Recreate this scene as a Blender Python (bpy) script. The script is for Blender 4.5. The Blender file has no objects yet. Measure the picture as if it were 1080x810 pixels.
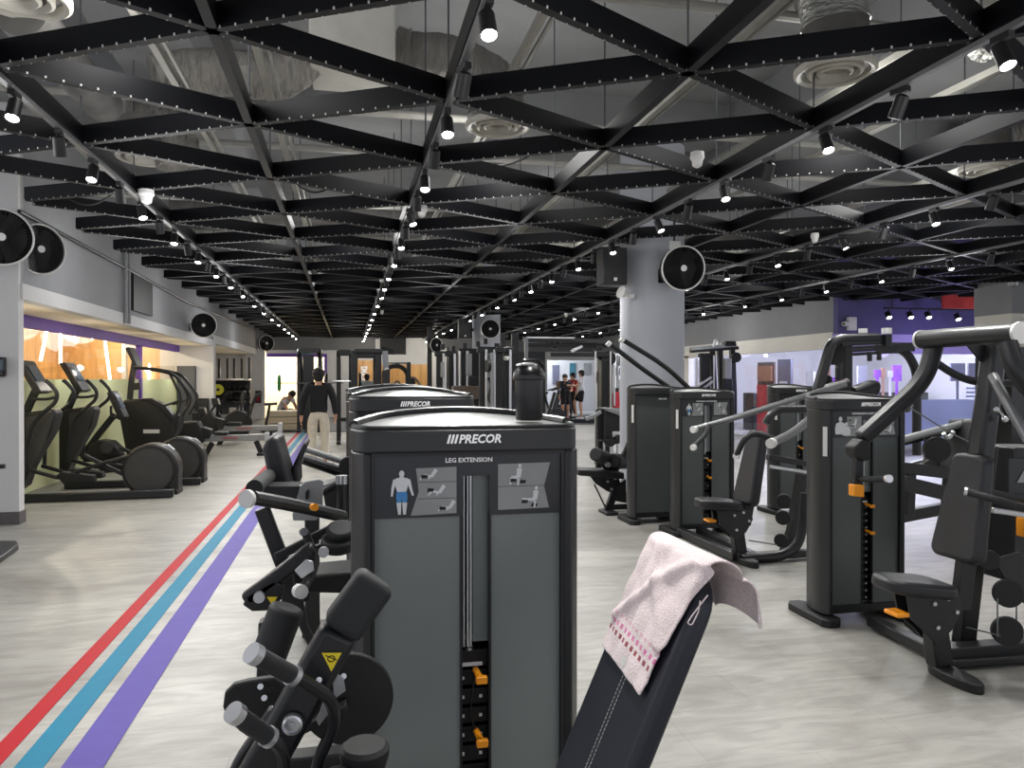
import bpy, bmesh, math, random
from mathutils import Vector as V, Matrix
random.seed(11)
SC = bpy.context.scene
COL = SC.collection
PI = math.pi
# ---------------------------------------------------------------- camera model (1080x810 frame)
F = 811.0; TH = math.atan(173 / F); CT, ST = math.cos(TH), math.sin(TH); EYE = 1.5
def ray(u, v):
    a = (u - 540) / F
    return a * CT + ST, CT - a * ST, -(v - 400) / F
def at(u, v, Y):
    """point seen at pixel u,v standing on the plane Y"""
    x, y, w = ray(u, v); d = Y / y
    return V((x * d, Y, EYE + w * d))
def atx(u, v, X):
    x, y, w = ray(u, v); d = X / x
    return V((X, y * d, EYE + w * d))
def fl(u, v, z=0.0):
    x, y, w = ray(u, v); d = (z - EYE) / w
    return V((x * d, y * d, z))
def ats(pts, Y): return [at(u, v, Y) for u, v in pts]

# ---------------------------------------------------------------- mesh builder
class MB:
    def __init__(s): s.v = []; s.f = []; s.m = []; s.cm = 0
    def add(s, vs, fs):
        o = len(s.v); s.v += [tuple(p) for p in vs]
        s.f += [tuple(i + o for i in f) for f in fs]; s.m += [s.cm] * len(fs); return s
    def box(s, c, d, R=None):
        c = V(c); P = []
        for x, y, z in ((-1,-1,-1),(1,-1,-1),(1,1,-1),(-1,1,-1),(-1,-1,1),(1,-1,1),(1,1,1),(-1,1,1)):
            q = V((x*d[0]/2, y*d[1]/2, z*d[2]/2)); P.append(c + (R @ q if R else q))
        return s.add(P, [(0,3,2,1),(4,5,6,7),(0,1,5,4),(1,2,6,5),(2,3,7,6),(3,0,4,7)])
    def bx(s, x0, x1, y0, y1, z0, z1): return s.box(((x0+x1)/2,(y0+y1)/2,(z0+z1)/2),(abs(x1-x0),abs(y1-y0),abs(z1-z0)))
    def sweep(s, pts, prof, up=None, cap=True, rad=None):
        pts = [V(p) for p in pts]; n = len(pts); k = len(prof)
        T = []
        for i in range(n):
            a = pts[max(0, i-1)]; b = pts[min(n-1, i+1)]
            t = (b - a); T.append(t.normalized() if t.length > 1e-9 else V((0,0,1)))
        u0 = V(up) if up else (V((0,0,1)) if abs(T[0].z) < .9 else V((0,1,0)))
        N = (u0 - T[0]*u0.dot(T[0])).normalized()
        P = []
        for i in range(n):
            if i:
                N = (N - T[i]*N.dot(T[i])).normalized()
            B = T[i].cross(N); r = rad[i] if rad else 1
            P += [pts[i] + B*(x*r) + N*(y*r) for x, y in prof]
        fs = []
        for i in range(n-1):
            for j in range(k):
                j2 = (j+1) % k; fs.append((i*k+j, i*k+j2, (i+1)*k+j2, (i+1)*k+j))
        if cap: fs.append(tuple(range(k-1, -1, -1))); fs.append(tuple((n-1)*k+j for j in range(k)))
        return s.add(P, fs)
    def tube(s, pts, r, n=10, fil=0, cap=True):
        pts = fillet(pts, fil)
        prof = [(math.cos(2*PI*i/n), math.sin(2*PI*i/n)) for i in range(n)]
        rr = r if isinstance(r, (list, tuple)) else [r]*len(pts)
        if len(rr) != len(pts):
            rr = [rr[0] + (rr[-1]-rr[0])*i/(len(pts)-1) for i in range(len(pts))]
        return s.sweep(pts, prof, cap=cap, rad=rr)
    def bar(s, pts, w, h, up=None, fil=0):
        return s.sweep(fillet(pts, fil), [(-w/2,-h/2),(w/2,-h/2),(w/2,h/2),(-w/2,h/2)], up=up)
    def cyl(s, p, q, r, r2=None, n=16): return s.tube([p, q], [r, r if r2 is None else r2], n)
    def prism(s, poly, o, a, b, t, off=0.0):
        o, a, b = V(o), V(a).normalized(), V(b).normalized(); nn = a.cross(b).normalized(); k = len(poly)
        P = [o + a*x + b*y + nn*(off - t/2) for x, y in poly] + [o + a*x + b*y + nn*(off + t/2) for x, y in poly]
        fs = [tuple(range(k-1,-1,-1)), tuple(range(k, 2*k))] + [(i, (i+1)%k, (i+1)%k+k, i+k) for i in range(k)]
        return s.add(P, fs)
    def slab(s, pts, n, t):
        """polygon through 3D points, extruded by t along direction n (centred)"""
        pts = [V(p) for p in pts]; n = V(n).normalized(); k = len(pts)
        P = [p - n*t/2 for p in pts] + [p + n*t/2 for p in pts]
        fs = [tuple(range(k-1,-1,-1)), tuple(range(k, 2*k))] + [(i, (i+1)%k, (i+1)%k+k, i+k) for i in range(k)]
        return s.add(P, fs)
    def lathe(s, prof, o, ax=(0,0,1), n=20, cap=True):
        o = V(o); ax = V(ax).normalized(); e = V((1,0,0)) if abs(ax.x) < .9 else V((0,1,0))
        a = (e - ax*e.dot(ax)).normalized(); b = ax.cross(a); P = []; k = len(prof)
        for i in range(n):
            c_, s_ = math.cos(2*PI*i/n), math.sin(2*PI*i/n)
            P += [o + ax*h + (a*c_ + b*s_)*r for r, h in prof]
        fs = [(i*k+j, ((i+1)%n)*k+j, ((i+1)%n)*k+j+1, i*k+j+1) for i in range(n) for j in range(k-1)]
        if cap and prof[0][0] > 1e-6: fs.append(tuple(i*k for i in range(n-1,-1,-1)))
        if cap and prof[-1][0] > 1e-6: fs.append(tuple(i*k+k-1 for i in range(n)))
        return s.add(P, fs)
    def ball(s, c, r, n=12, ax=(0,0,1)):
        r = r if isinstance(r, (tuple, list)) else (r, r, r); P = []; c = V(c); h = n//2+1
        for j in range(h):
            t = PI*j/(h-1)
            for i in range(n):
                p = 2*PI*i/n; P.append(c + V((r[0]*math.sin(t)*math.cos(p), r[1]*math.sin(t)*math.sin(p), r[2]*math.cos(t))))
        return s.add(P, [(j*n+i, (j+1)*n+i, (j+1)*n+(i+1)%n, j*n+(i+1)%n) for j in range(h-1) for i in range(n)])
    def grid(s, fn, nu, nv, cu=False):
        P = [fn(i/(nu-1), j/(nv-1)) for i in range(nu) for j in range(nv)]
        return s.add(P, [(i*nv+j, (i+1)*nv+j, (i+1)*nv+j+1, i*nv+j+1) for i in range(nu-1) for j in range(nv-1)])

def fillet(pts, r, seg=5):
    pts = [V(p) for p in pts]
    if r <= 0 or len(pts) < 3: return pts
    out = [pts[0]]
    for i in range(1, len(pts)-1):
        a, p, b = pts[i-1], pts[i], pts[i+1]
        d1, d2 = (a-p), (b-p); l = min(r, d1.length*.48, d2.length*.48)
        p1 = p + d1.normalized()*l; p2 = p + d2.normalized()*l
        for k in range(seg+1):
            t = k/seg; out.append(p1*(1-t)**2 + p*2*t*(1-t) + p2*t*t)
    out.append(pts[-1]); return out

WL = {}
def tag(o, label=None, cat=None, group=None, kind=None):
    if label: o['label'] = label
    if cat: o['category'] = cat
    if group: o['group'] = group
    if kind: o['kind'] = kind
    return o
def thing(name, label, cat, loc=(0,0,0), group=None):
    o = bpy.data.objects.new(name, None); COL.objects.link(o); o.location = loc
    o.empty_display_size = .1; WL[o.name] = V(loc); return tag(o, label, cat, group)
def mesh(mb, name, mats, org=(0,0,0), ang=35, clean=True):
    me = bpy.data.meshes.new(name); org = V(org)
    me.from_pydata([tuple(V(p) - org) for p in mb.v], [], mb.f)
    mats = mats if isinstance(mats, (list, tuple)) else [mats]
    for m in mats: me.materials.append(m)
    if len(mats) > 1: me.polygons.foreach_set('material_index', mb.m)
    if clean:
        bm = bmesh.new(); bm.from_mesh(me); bmesh.ops.recalc_face_normals(bm, faces=bm.faces); bm.to_mesh(me); bm.free()
    me.polygons.foreach_set('use_smooth', [True]*len(me.polygons)); me.set_sharp_from_angle(angle=math.radians(ang))
    me.update(); return me
def part(mb, name, mats, parent, label=None, bev=0, ang=35):
    org = WL[parent.name]
    o = bpy.data.objects.new(name, mesh(mb, name, mats, org, ang)); COL.objects.link(o); o.parent = parent
    WL[o.name] = org
    if bev: bevel(o, bev)
    if label: o['label'] = label
    return o
def bevel(o, w, seg=2):
    m = o.modifiers.new('bevel', 'BEVEL'); m.width = w; m.segments = seg; m.limit_method = 'ANGLE'; m.angle_limit = math.radians(40)
def solo(mb, name, mats, label, cat, loc=(0,0,0), group=None, bev=0, kind=None, ang=35):
    o = bpy.data.objects.new(name, mesh(mb, name, mats, loc, ang)); COL.objects.link(o); o.location = loc; WL[o.name] = V(loc)
    if bev: bevel(o, bev)
    return tag(o, label, cat, group, kind)
def struct(name, mb, mats, parent=None, bev=0, label=None):
    if parent: return part(mb, name, mats, parent, bev=bev)
    o = bpy.data.objects.new(name, mesh(mb, name, mats)); COL.objects.link(o); WL[o.name] = V((0,0,0)); o['kind'] = 'structure'
    if bev: bevel(o, bev)
    if label: o['label'] = label
    return o
def dup(root, loc, rotz=0, label=None, group=None):
    r = root.copy(); COL.objects.link(r); r.location = loc; r.rotation_euler = (0,0,rotz)
    if label: r['label'] = label
    if group: r['group'] = group
    for ch in list(root.children):
        c = ch.copy(); COL.objects.link(c); c.parent = r
        for g in list(ch.children):
            d = g.copy(); COL.objects.link(d); d.parent = c
    WL[r.name] = V(loc)
    return r
def text(s, name, o, a, b, w, h, mat, parent, bold=.0, shear=0, depth=.001):
    """lettering whose box (w x h) is centred at o with right a and up b"""
    cu = bpy.data.curves.new(name, 'FONT'); cu.body = s; cu.size = 1; cu.shear = shear; cu.offset = bold; cu.resolution_u = 2
    cu.extrude = 0.004; cu.align_x = 'LEFT'
    t = bpy.data.objects.new(name, cu); COL.objects.link(t); bpy.context.view_layer.update()
    me = bpy.data.meshes.new_from_object(t.evaluated_get(bpy.context.evaluated_depsgraph_get()))
    bpy.data.objects.remove(t); bpy.data.curves.remove(cu)
    xs = [p.co.x for p in me.vertices]; ys = [p.co.y for p in me.vertices]
    x0, x1, y0, y1 = min(xs), max(xs), min(ys), max(ys)
    o, a, b = V(o), V(a).normalized(), V(b).normalized(); n = a.cross(b); org = WL[parent.name]
    for p in me.vertices:
        q = o + a*((p.co.x-x0)/(x1-x0)-.5)*w + b*((p.co.y-y0)/(y1-y0)-.5)*h + n*(depth if p.co.z > 0 else 0)
        p.co = q - org
    me.name = name; me.materials.clear(); me.materials.append(mat)
    ob = bpy.data.objects.new(name, me); COL.objects.link(ob); ob.parent = parent; WL[ob.name] = org
    return ob

# ---------------------------------------------------------------- materials (all procedural)
def lin(c):
    return tuple(((x/255)/12.92 if x/255 <= .04045 else ((x/255+.055)/1.055)**2.4) for x in c) + (1,)
def mat(name, rgb, rough=.5, metal=0., var=.12, scale=6, bump=0, bscale=80, bdist=.01, emit=0, spec=.5, stretch=None):
    m = bpy.data.materials.new(name); m.use_nodes = True; nt = m.node_tree; N = nt.nodes; L = nt.links
    b = N['Principled BSDF']; c = lin(rgb)
    b.inputs['Roughness'].default_value = rough; b.inputs['Metallic'].default_value = metal
    b.inputs['Specular IOR Level'].default_value = spec
    tc = N.new('ShaderNodeTexCoord'); no = N.new('ShaderNodeTexNoise'); no.inputs['Scale'].default_value = scale; no.inputs['Detail'].default_value = 4
    mp = N.new('ShaderNodeMapping'); L.new(tc.outputs['Object'], mp.inputs[0]); L.new(mp.outputs[0], no.inputs['Vector'])
    if stretch: mp.inputs['Scale'].default_value = stretch
    cr = N.new('ShaderNodeValToRGB'); L.new(no.outputs['Fac'], cr.inputs[0])
    cr.color_ramp.elements[0].position = .3; cr.color_ramp.elements[1].position = .7
    cr.color_ramp.elements[0].color = tuple(x*(1-var) for x in c[:3]) + (1,)
    cr.color_ramp.elements[1].color = tuple(min(1, x*(1+var)) for x in c[:3]) + (1,)
    L.new(cr.outputs[0], b.inputs['Base Color'])
    if bump:
        n2 = N.new('ShaderNodeTexNoise'); n2.inputs['Scale'].default_value = bscale; n2.inputs['Detail'].default_value = 3
        L.new(mp.outputs[0], n2.inputs['Vector'])
        bp = N.new('ShaderNodeBump'); bp.inputs['Strength'].default_value = bump; bp.inputs['Distance'].default_value = bdist
        L.new(n2.outputs['Fac'], bp.inputs['Height']); L.new(bp.outputs[0], b.inputs['Normal'])
    if emit:
        L.new(cr.outputs[0], b.inputs['Emission Color']); b.inputs['Emission Strength'].default_value = emit
    return m
M = {}
def mk(k, *a, **kw): M[k] = mat(k, *a, **kw)
mk('frame_black', (20,21,23), .4, .0, .15, 20, bump=.05, bscale=300)
mk('frame_grey', (25,26,28), .38, .0, .1, 10)
mk('shell', (36,37,38), .4, .0, .08, 6)
mk('shell_dark', (20,21,23), .4, 0, .1, 6)
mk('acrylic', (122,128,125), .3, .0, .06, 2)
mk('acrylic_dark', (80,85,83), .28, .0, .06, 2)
mk('lift_tube', (128,129,130), .32, .5, .05)
mk('placard', (38,40,43), .35, 0, .05, 8)
mk('picture_grey', (150,152,150), .5, 0, .12, 3)
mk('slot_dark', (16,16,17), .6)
mk('slot_grey', (112,118,116), .4, .2, .05)
mk('silver', (205,206,208), .28, .85, .04)
mk('silver_top', (150,152,151), .3, .6, .05, 3)
mk('chrome', (200,202,205), .15, 1., .03)
mk('steel_rod', (120,122,124), .3, .8, .05)
mk('cap_white', (225,224,220), .45, 0, .05)
mk('label_white', (232,232,230), .6, 0, .03)
mk('letter_white', (236,236,236), .5, 0, .02, emit=.15)  # slight emission brightens the lettering, which is no light source
mk('body_white', (225,226,226), .6, 0, .05)
mk('body_blue', (70,140,200), .6, 0, .05)
mk('vinyl', (24,25,29), .42, 0, .08, 12, bump=.08, bscale=220)
mk('vinyl_blue', (31,34,44), .45, 0, .06, 12, bump=.06, bscale=260)
mk('foam', (36,37,38), .7, 0, .12, 40, bump=.1, bscale=300)
mk('rubber', (17,17,18), .6, 0, .15, 30)
mk('amber', (238,150,22), .4, 0, .06)
mk('yellow', (240,214,40), .5, 0, .04)
mk('stitch', (190,190,188), .8, 0, .05)
mk('plate_iron', (24,24,25), .45, .4, .1)
mk('lattice_black', (9,10,14), .5, 0, .15, 5, spec=.2)
mk('dot_white', (210,210,205), .5)
mk('track_metal', (120,120,122), .4, .5, .08)
mk('spot_black', (22,22,24), .45)
mk('lens', (255,252,245), .3, emit=55)
mk('lens_dim', (255,250,240), .3, emit=14)
mk('slab', (122,123,124), .9, 0, .12, 1.5)
mk('duct_cloth', (128,125,120), .65, .15, .22, 5, bump=1, bscale=11, bdist=.06, stretch=(2.2,.8,.8))
mk('duct_silver', (165,165,160), .4, .55, .2, 6, bump=1, bscale=11, bdist=.06, stretch=(.8,.8,2.2))
mk('duct_dark', (95,93,90), .7, .1, .2, 5, bump=.5, bscale=10)
mk('unit_white', (200,198,190), .7, 0, .06)
mk('diffuser', (196,192,182), .5, 0, .06)
mk('conduit', (160,158,150), .45, .5, .1)
mk('pipe_white', (150,148,142), .6, 0, .1)
mk('wall_grey', (142,143,145), .85, 0, .04, 2)
mk('wall_light', (205,204,203), .8, 0, .03, 2)
mk('wall_purple', (92,88,134), .85, 0, .05, 2)
mk('wall_band', (226,222,212), .8, 0, .03, 2)
mk('wall_dark', (78,80,84), .85, 0, .05, 2)
mk('bulkhead', (112,112,113), .85, 0, .05, 2)
mk('band_lavender', (170,158,215), .7, 0, .03, 2)
mk('soffit', (244,232,208), .8, 0, .03, 2)
mk('purple_frame', (98,62,160), .5, 0, .04)
mk('column', (172,175,182), .8, 0, .03, 1.5)
mk('baseboard', (88,84,84), .6, 0, .06)
mk('red_tape', (166,14,28), .6, 0, .05, 8, spec=.15)
mk('teal_tape', (22,116,146), .6, 0, .05, 8, spec=.15)
mk('purple_tape', (84,72,148), .6, 0, .05, 8, spec=.15)
mk('red_panel', (188,48,52), .7, 0, .04)
mk('teal_panel', (52,108,124), .7, 0, .04)
mk('tv_black', (10,10,12), .2, 0, .05)
mk('led', (255,244,220), .4, emit=9)
mk('spot_lens_dark', (60,60,60), .3)
mk('skin', (196,150,122), .55, 0, .08, 20)
mk('skin_dark', (150,104,80), .55, 0, .08, 20)
mk('hair', (20,17,16), .7, 0, .2, 40)
mk('cloth_black', (24,24,27), .85, 0, .15, 25)
mk('cloth_cream', (214,205,186), .85, 0, .08, 20)
mk('cloth_white', (228,228,230), .85, 0, .06, 20)
mk('cloth_red', (150,28,36), .85, 0, .1, 20)
mk('cloth_grey', (150,158,158), .85, 0, .1, 20)
mk('shoe', (40,40,44), .6, 0, .1)
mk('shoe_white', (220,220,220), .6, 0, .05)
mk('green_plate', (30,140,70), .5)
mk('kettle_yellow', (206,200,40), .5)
mk('red_bottle', (214,52,70), .35)
mk('bottle_black', (22,20,22), .28, 0, .1)
mk('brown_box', (92,80,68), .6, 0, .1)
mk('wood_step', (206,190,160), .5, 0, .1, 3, stretch=(1,8,8))
mk('red_sign', (150,40,44), .6, 0, .05)
mk('rubber_mat', (70,71,74), .8, 0, .12, 4)
mk('poster_dark', (70,52,48), .6, 0, .5, 4)
mk('poster_red', (190,46,50), .6, 0, .2, 5)
mk('poster_violet', (140,70,200), .6, 0, .5, 6, emit=.3)
mk('door_slate', (96,98,118), .5, 0, .05)
mk('rower_grey', (150,152,152), .4, .4, .06)
mk('elliptical', (32,30,28), .42, .1, .1, 4)
mk('elliptical_face', (62,60,59), .5, .1, .06)
mk('screen', (60,72,84), .15, 0, .15, 8, emit=.12)
SPOT_W = 62; STUDIO_W = 52; UP_W = 34; WORLD = .74; EXPO = 0.42; FILL_W = 19
# ---- special materials
def node_mat(name):
    m = bpy.data.materials.new(name); m.use_nodes = True; return m, m.node_tree.nodes, m.node_tree.links, m.node_tree.nodes['Principled BSDF']
def ramp(N, L, src, stops):
    r = N.new('ShaderNodeValToRGB'); e = r.color_ramp.elements
    while len(e) < len(stops): e.new(.5)
    for k, (p, c) in enumerate(stops): e[k].position = p; e[k].color = lin(c)
    L.new(src, r.inputs[0]); return r
def floor_mat():
    m, N, L, b = node_mat('vinyl_plank_floor')
    tc = N.new('ShaderNodeTexCoord'); mp = N.new('ShaderNodeMapping'); L.new(tc.outputs['Object'], mp.inputs[0]); mp.inputs['Scale'].default_value = (.6, 1.0, 1)
    n1 = N.new('ShaderNodeTexNoise'); n1.inputs['Scale'].default_value = 1.1; n1.inputs['Detail'].default_value = 8; n1.inputs['Roughness'].default_value = .62; n1.inputs['Distortion'].default_value = .8
    L.new(mp.outputs[0], n1.inputs['Vector'])
    r1 = ramp(N, L, n1.outputs['Fac'], [(.28, (124,122,116)), (.5, (152,150,144)), (.72, (172,170,163))])
    mp2 = N.new('ShaderNodeMapping'); L.new(tc.outputs['Object'], mp2.inputs[0]); mp2.inputs['Scale'].default_value = (.8, 3.2, 1)
    n2 = N.new('ShaderNodeTexNoise'); n2.inputs['Scale'].default_value = 3; n2.inputs['Detail'].default_value = 6; n2.inputs['Distortion'].default_value = 1.5
    L.new(mp2.outputs[0], n2.inputs['Vector'])
    r2 = ramp(N, L, n2.outputs['Fac'], [(.38, (205,204,201)), (.6, (255,255,255))])
    mx = N.new('ShaderNodeMix'); mx.data_type = 'RGBA'; mx.blend_type = 'MULTIPLY'; mx.inputs[0].default_value = .5
    L.new(r1.outputs[0], mx.inputs[6]); L.new(r2.outputs[0], mx.inputs[7])
    br = N.new('ShaderNodeTexBrick'); L.new(tc.outputs['Object'], br.inputs['Vector'])
    br.inputs['Scale'].default_value = 1; br.inputs['Brick Width'].default_value = .92; br.inputs['Row Height'].default_value = .46
    br.inputs['Mortar Size'].default_value = .0025; br.inputs['Color1'].default_value = (1,1,1,1); br.inputs['Color2'].default_value = (.9,.9,.9,1); br.inputs['Mortar'].default_value = (.72,.72,.72,1)
    m2 = N.new('ShaderNodeMix'); m2.data_type = 'RGBA'; m2.blend_type = 'MULTIPLY'; m2.inputs[0].default_value = .7
    L.new(mx.outputs[2], m2.inputs[6]); L.new(br.outputs['Color'], m2.inputs[7]); L.new(m2.outputs[2], b.inputs['Base Color'])
    b.inputs['Roughness'].default_value = .42; b.inputs['Specular IOR Level'].default_value = .35
    return m
M['floor'] = floor_mat()
def beam_mat():
    """black channel with a row of pale fixing holes along its two lower edges"""
    m, N, L, b = node_mat('lattice_beam_black')
    tc = N.new('ShaderNodeTexCoord'); sp = N.new('ShaderNodeSeparateXYZ'); L.new(tc.outputs['Object'], sp.inputs[0])
    def mth(op, a, v):
        n = N.new('ShaderNodeMath'); n.operation = op; L.new(a, n.inputs[0])
        if v is not None: n.inputs[1].default_value = v
        return n.outputs[0]
    fx = mth('FRACT', mth('MULTIPLY', sp.outputs[0], 1/.085), None); a = mth('LESS_THAN', fx, .11)
    z = mth('MULTIPLY', mth('LESS_THAN', sp.outputs[2], .011), .5); ed = mth('GREATER_THAN', mth('ABSOLUTE', sp.outputs[1], None), .0195)
    zz = N.new('ShaderNodeMath'); zz.operation = 'MULTIPLY'; L.new(mth('GREATER_THAN', z, .25), zz.inputs[0]); L.new(ed, zz.inputs[1]); z = zz.outputs[0]
    mu = N.new('ShaderNodeMath'); mu.operation = 'MULTIPLY'; ge = N.new('ShaderNodeNewGeometry'); gs = N.new('ShaderNodeSeparateXYZ'); L.new(ge.outputs['Position'], gs.inputs[0]); L.new(mth('MULTIPLY', a, None) if False else a, mu.inputs[0]); L.new(z, mu.inputs[1])
    m3 = N.new('ShaderNodeMath'); m3.operation = 'MULTIPLY'; L.new(mu.outputs[0], m3.inputs[0]); L.new(mth('LESS_THAN', gs.outputs[1], 12.0), m3.inputs[1]); mu = m3
    mx = N.new('ShaderNodeMix'); mx.data_type = 'RGBA'; L.new(mu.outputs[0], mx.inputs[0])
    no = N.new('ShaderNodeTexNoise'); no.inputs['Scale'].default_value = 3; L.new(tc.outputs['Object'], no.inputs['Vector'])
    r = ramp(N, L, no.outputs['Fac'], [(.3, (7,8,12)), (.7, (11,12,17))]); L.new(r.outputs[0], mx.inputs[6])
    mx.inputs[7].default_value = lin((185,185,180)); L.new(mx.outputs[2], b.inputs['Base Color']); b.inputs['Roughness'].default_value = .5; b.inputs['Specular IOR Level'].default_value = .2
    return m
M['beam'] = beam_mat()
def glass_mat(name, tint, fac=.04, k=.35):
    m = bpy.data.materials.new(name); m.use_nodes = True; N = m.node_tree.nodes; L = m.node_tree.links; N.remove(N['Principled BSDF'])
    t = N.new('ShaderNodeBsdfTransparent'); t.inputs[0].default_value = tint; g = N.new('ShaderNodeBsdfGlossy'); g.inputs['Roughness'].default_value = .02
    g.inputs[0].default_value = (.9,.9,.95,1)
    lw = N.new('ShaderNodeLayerWeight'); pw = N.new('ShaderNodeMath'); pw.operation = 'POWER'; pw.inputs[1].default_value = 4; L.new(lw.outputs['Facing'], pw.inputs[0])
    ad = N.new('ShaderNodeMath'); ad.operation = 'MULTIPLY_ADD'; ad.inputs[1].default_value = k; ad.inputs[2].default_value = fac; L.new(pw.outputs[0], ad.inputs[0])
    mx = N.new('ShaderNodeMixShader'); L.new(ad.outputs[0], mx.inputs[0]); L.new(t.outputs[0], mx.inputs[1]); L.new(g.outputs[0], mx.inputs[2]); L.new(mx.outputs[0], N['Material Output'].inputs[0])
    return m
M['glass'] = glass_mat('window_glass', (.95,.96,.94,1))
M['glass_blue'] = glass_mat('shopfront_glass', (.92,.93,.98,1))
def frost_mat(name, rgb, tr=.55):
    m = bpy.data.materials.new(name); m.use_nodes = True; N = m.node_tree.nodes; L = m.node_tree.links; N.remove(N['Principled BSDF'])
    no = N.new('ShaderNodeTexNoise'); no.inputs['Scale'].default_value = .6; tc = N.new('ShaderNodeTexCoord'); L.new(tc.outputs['Object'], no.inputs['Vector'])
    r = ramp(N, L, no.outputs['Fac'], [(.3, tuple(int(x*.9) for x in rgb)), (.7, rgb)])
    d = N.new('ShaderNodeBsdfDiffuse'); t = N.new('ShaderNodeBsdfTranslucent'); L.new(r.outputs[0], d.inputs[0]); L.new(r.outputs[0], t.inputs[0])
    mx = N.new('ShaderNodeMixShader'); mx.inputs[0].default_value = tr; L.new(d.outputs[0], mx.inputs[1]); L.new(t.outputs[0], mx.inputs[2]); L.new(mx.outputs[0], N['Material Output'].inputs[0])
    return m
M['frost_green'] = frost_mat('frosted_film_pale_green', (226,236,208), .4)
M['frost_blue'] = frost_mat('frosted_film_blue', (212,220,242), .4)
def wood_mat(name, c1, c2, pl=.22, axis='z'):
    m, N, L, b = node_mat(name)
    tc = N.new('ShaderNodeTexCoord'); mp = N.new('ShaderNodeMapping'); L.new(tc.outputs['Object'], mp.inputs[0])
    mp.inputs['Scale'].default_value = (1,1,.15); no = N.new('ShaderNodeTexNoise'); no.inputs['Scale'].default_value = 9; no.inputs['Detail'].default_value = 5
    L.new(mp.outputs[0], no.inputs['Vector']); r = ramp(N, L, no.outputs['Fac'], [(.3, c1), (.7, c2)])
    wv = N.new('ShaderNodeTexWave'); wv.bands_direction = 'Y' if axis == 'z' else 'X'; wv.inputs['Scale'].default_value = .33/pl; wv.wave_profile = 'SAW'
    L.new(tc.outputs['Object'], wv.inputs['Vector']); r2 = ramp(N, L, wv.outputs['Fac'], [(.0, (120,105,85)), (.06, (255,255,255))])
    mx = N.new('ShaderNodeMix'); mx.data_type = 'RGBA'; mx.blend_type = 'MULTIPLY'; mx.inputs[0].default_value = .8
    L.new(r.outputs[0], mx.inputs[6]); L.new(r2.outputs[0], mx.inputs[7]); L.new(mx.outputs[2], b.inputs['Base Color']); b.inputs['Roughness'].default_value = .45
    return m
M['wood_orange'] = wood_mat('studio_wood', (206,160,104), (228,184,128), .5)
M['wood_art'] = wood_mat('timber_feature_wall', (206,150,82), (228,178,110), .6, 'x')
def towel_mat():
    m, N, L, b = node_mat('terry_towel_pink')
    tc = N.new('ShaderNodeTexCoord'); uv = N.new('ShaderNodeSeparateXYZ'); L.new(tc.outputs['UV'], uv.inputs[0])
    no = N.new('ShaderNodeTexNoise'); no.inputs['Scale'].default_value = 260; no.inputs['Detail'].default_value = 3; L.new(tc.outputs['Object'], no.inputs['Vector'])
    base = ramp(N, L, no.outputs['Fac'], [(.35, (226,204,204)), (.65, (246,232,230))])
    def mth(op, a, v=None, a2=None):
        n = N.new('ShaderNodeMath'); n.operation = op; L.new(a, n.inputs[0])
        if v is not None: n.inputs[1].default_value = v
        if a2 is not None: L.new(a2, n.inputs[1])
        return n.outputs[0]
    cur = base.outputs[0]
    # rows of woven squares: v along the length, u across
    for v0, hw, col, ph in ((.105, .011, (150,44,56), 0), (.145, .011, (222,120,170), .45), (.185, .007, (232,180,196), .2)):
        inv = mth('LESS_THAN', mth('ABSOLUTE', mth('SUBTRACT', uv.outputs[1], v0)), hw)
        fx = mth('LESS_THAN', mth('FRACT', mth('ADD', mth('MULTIPLY', uv.outputs[0], 11), ph)), .52)
        k = mth('MULTIPLY', inv, None, fx); mx = N.new('ShaderNodeMix'); mx.data_type = 'RGBA'; L.new(k, mx.inputs[0]); L.new(cur, mx.inputs[6]); mx.inputs[7].default_value = lin(col); cur = mx.outputs[2]
    L.new(cur, b.inputs['Base Color']); b.inputs['Roughness'].default_value = .95; b.inputs['Sheen Weight'].default_value = .3
    bp = N.new('ShaderNodeBump'); bp.inputs['Strength'].default_value = .5; bp.inputs['Distance'].default_value = .004; L.new(no.outputs['Fac'], bp.inputs['Height']); L.new(bp.outputs[0], b.inputs['Normal'])
    return m
M['towel'] = towel_mat()

# ================================================================= ROOM SHELL
ZL = 3.12          # underside of the lattice
XL, XR, YB, YW = -3.33, 10.08, 31.0, 14.4
struct('floor', MB().bx(-8, 18, -4, 33, -.12, 0), M['floor'])
rm = MB(); rm.bx(-3.3, 3.2, 22.4, 30.8, 0, .012); rm.bx(3.2, 9.9, 24.5, 30.8, 0, .012)
struct('floor_rubber', rm, M['rubber_mat'])
c = MB(); c.bx(-8, 18, -4, 33, 4.75, 4.95)
struct('ceiling', c, M['slab'])
c = MB()
for x in (-1.6, 4.8, 11.2): c.bx(x-.35, x+.35, -4, 33, 4.25, 4.76)
for y in (8.7, 17.3, 25.8): c.bx(-8, 18, y-.3, y+.3, 4.35, 4.76)
struct('ceiling_beams', c, M['slab'])
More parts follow.
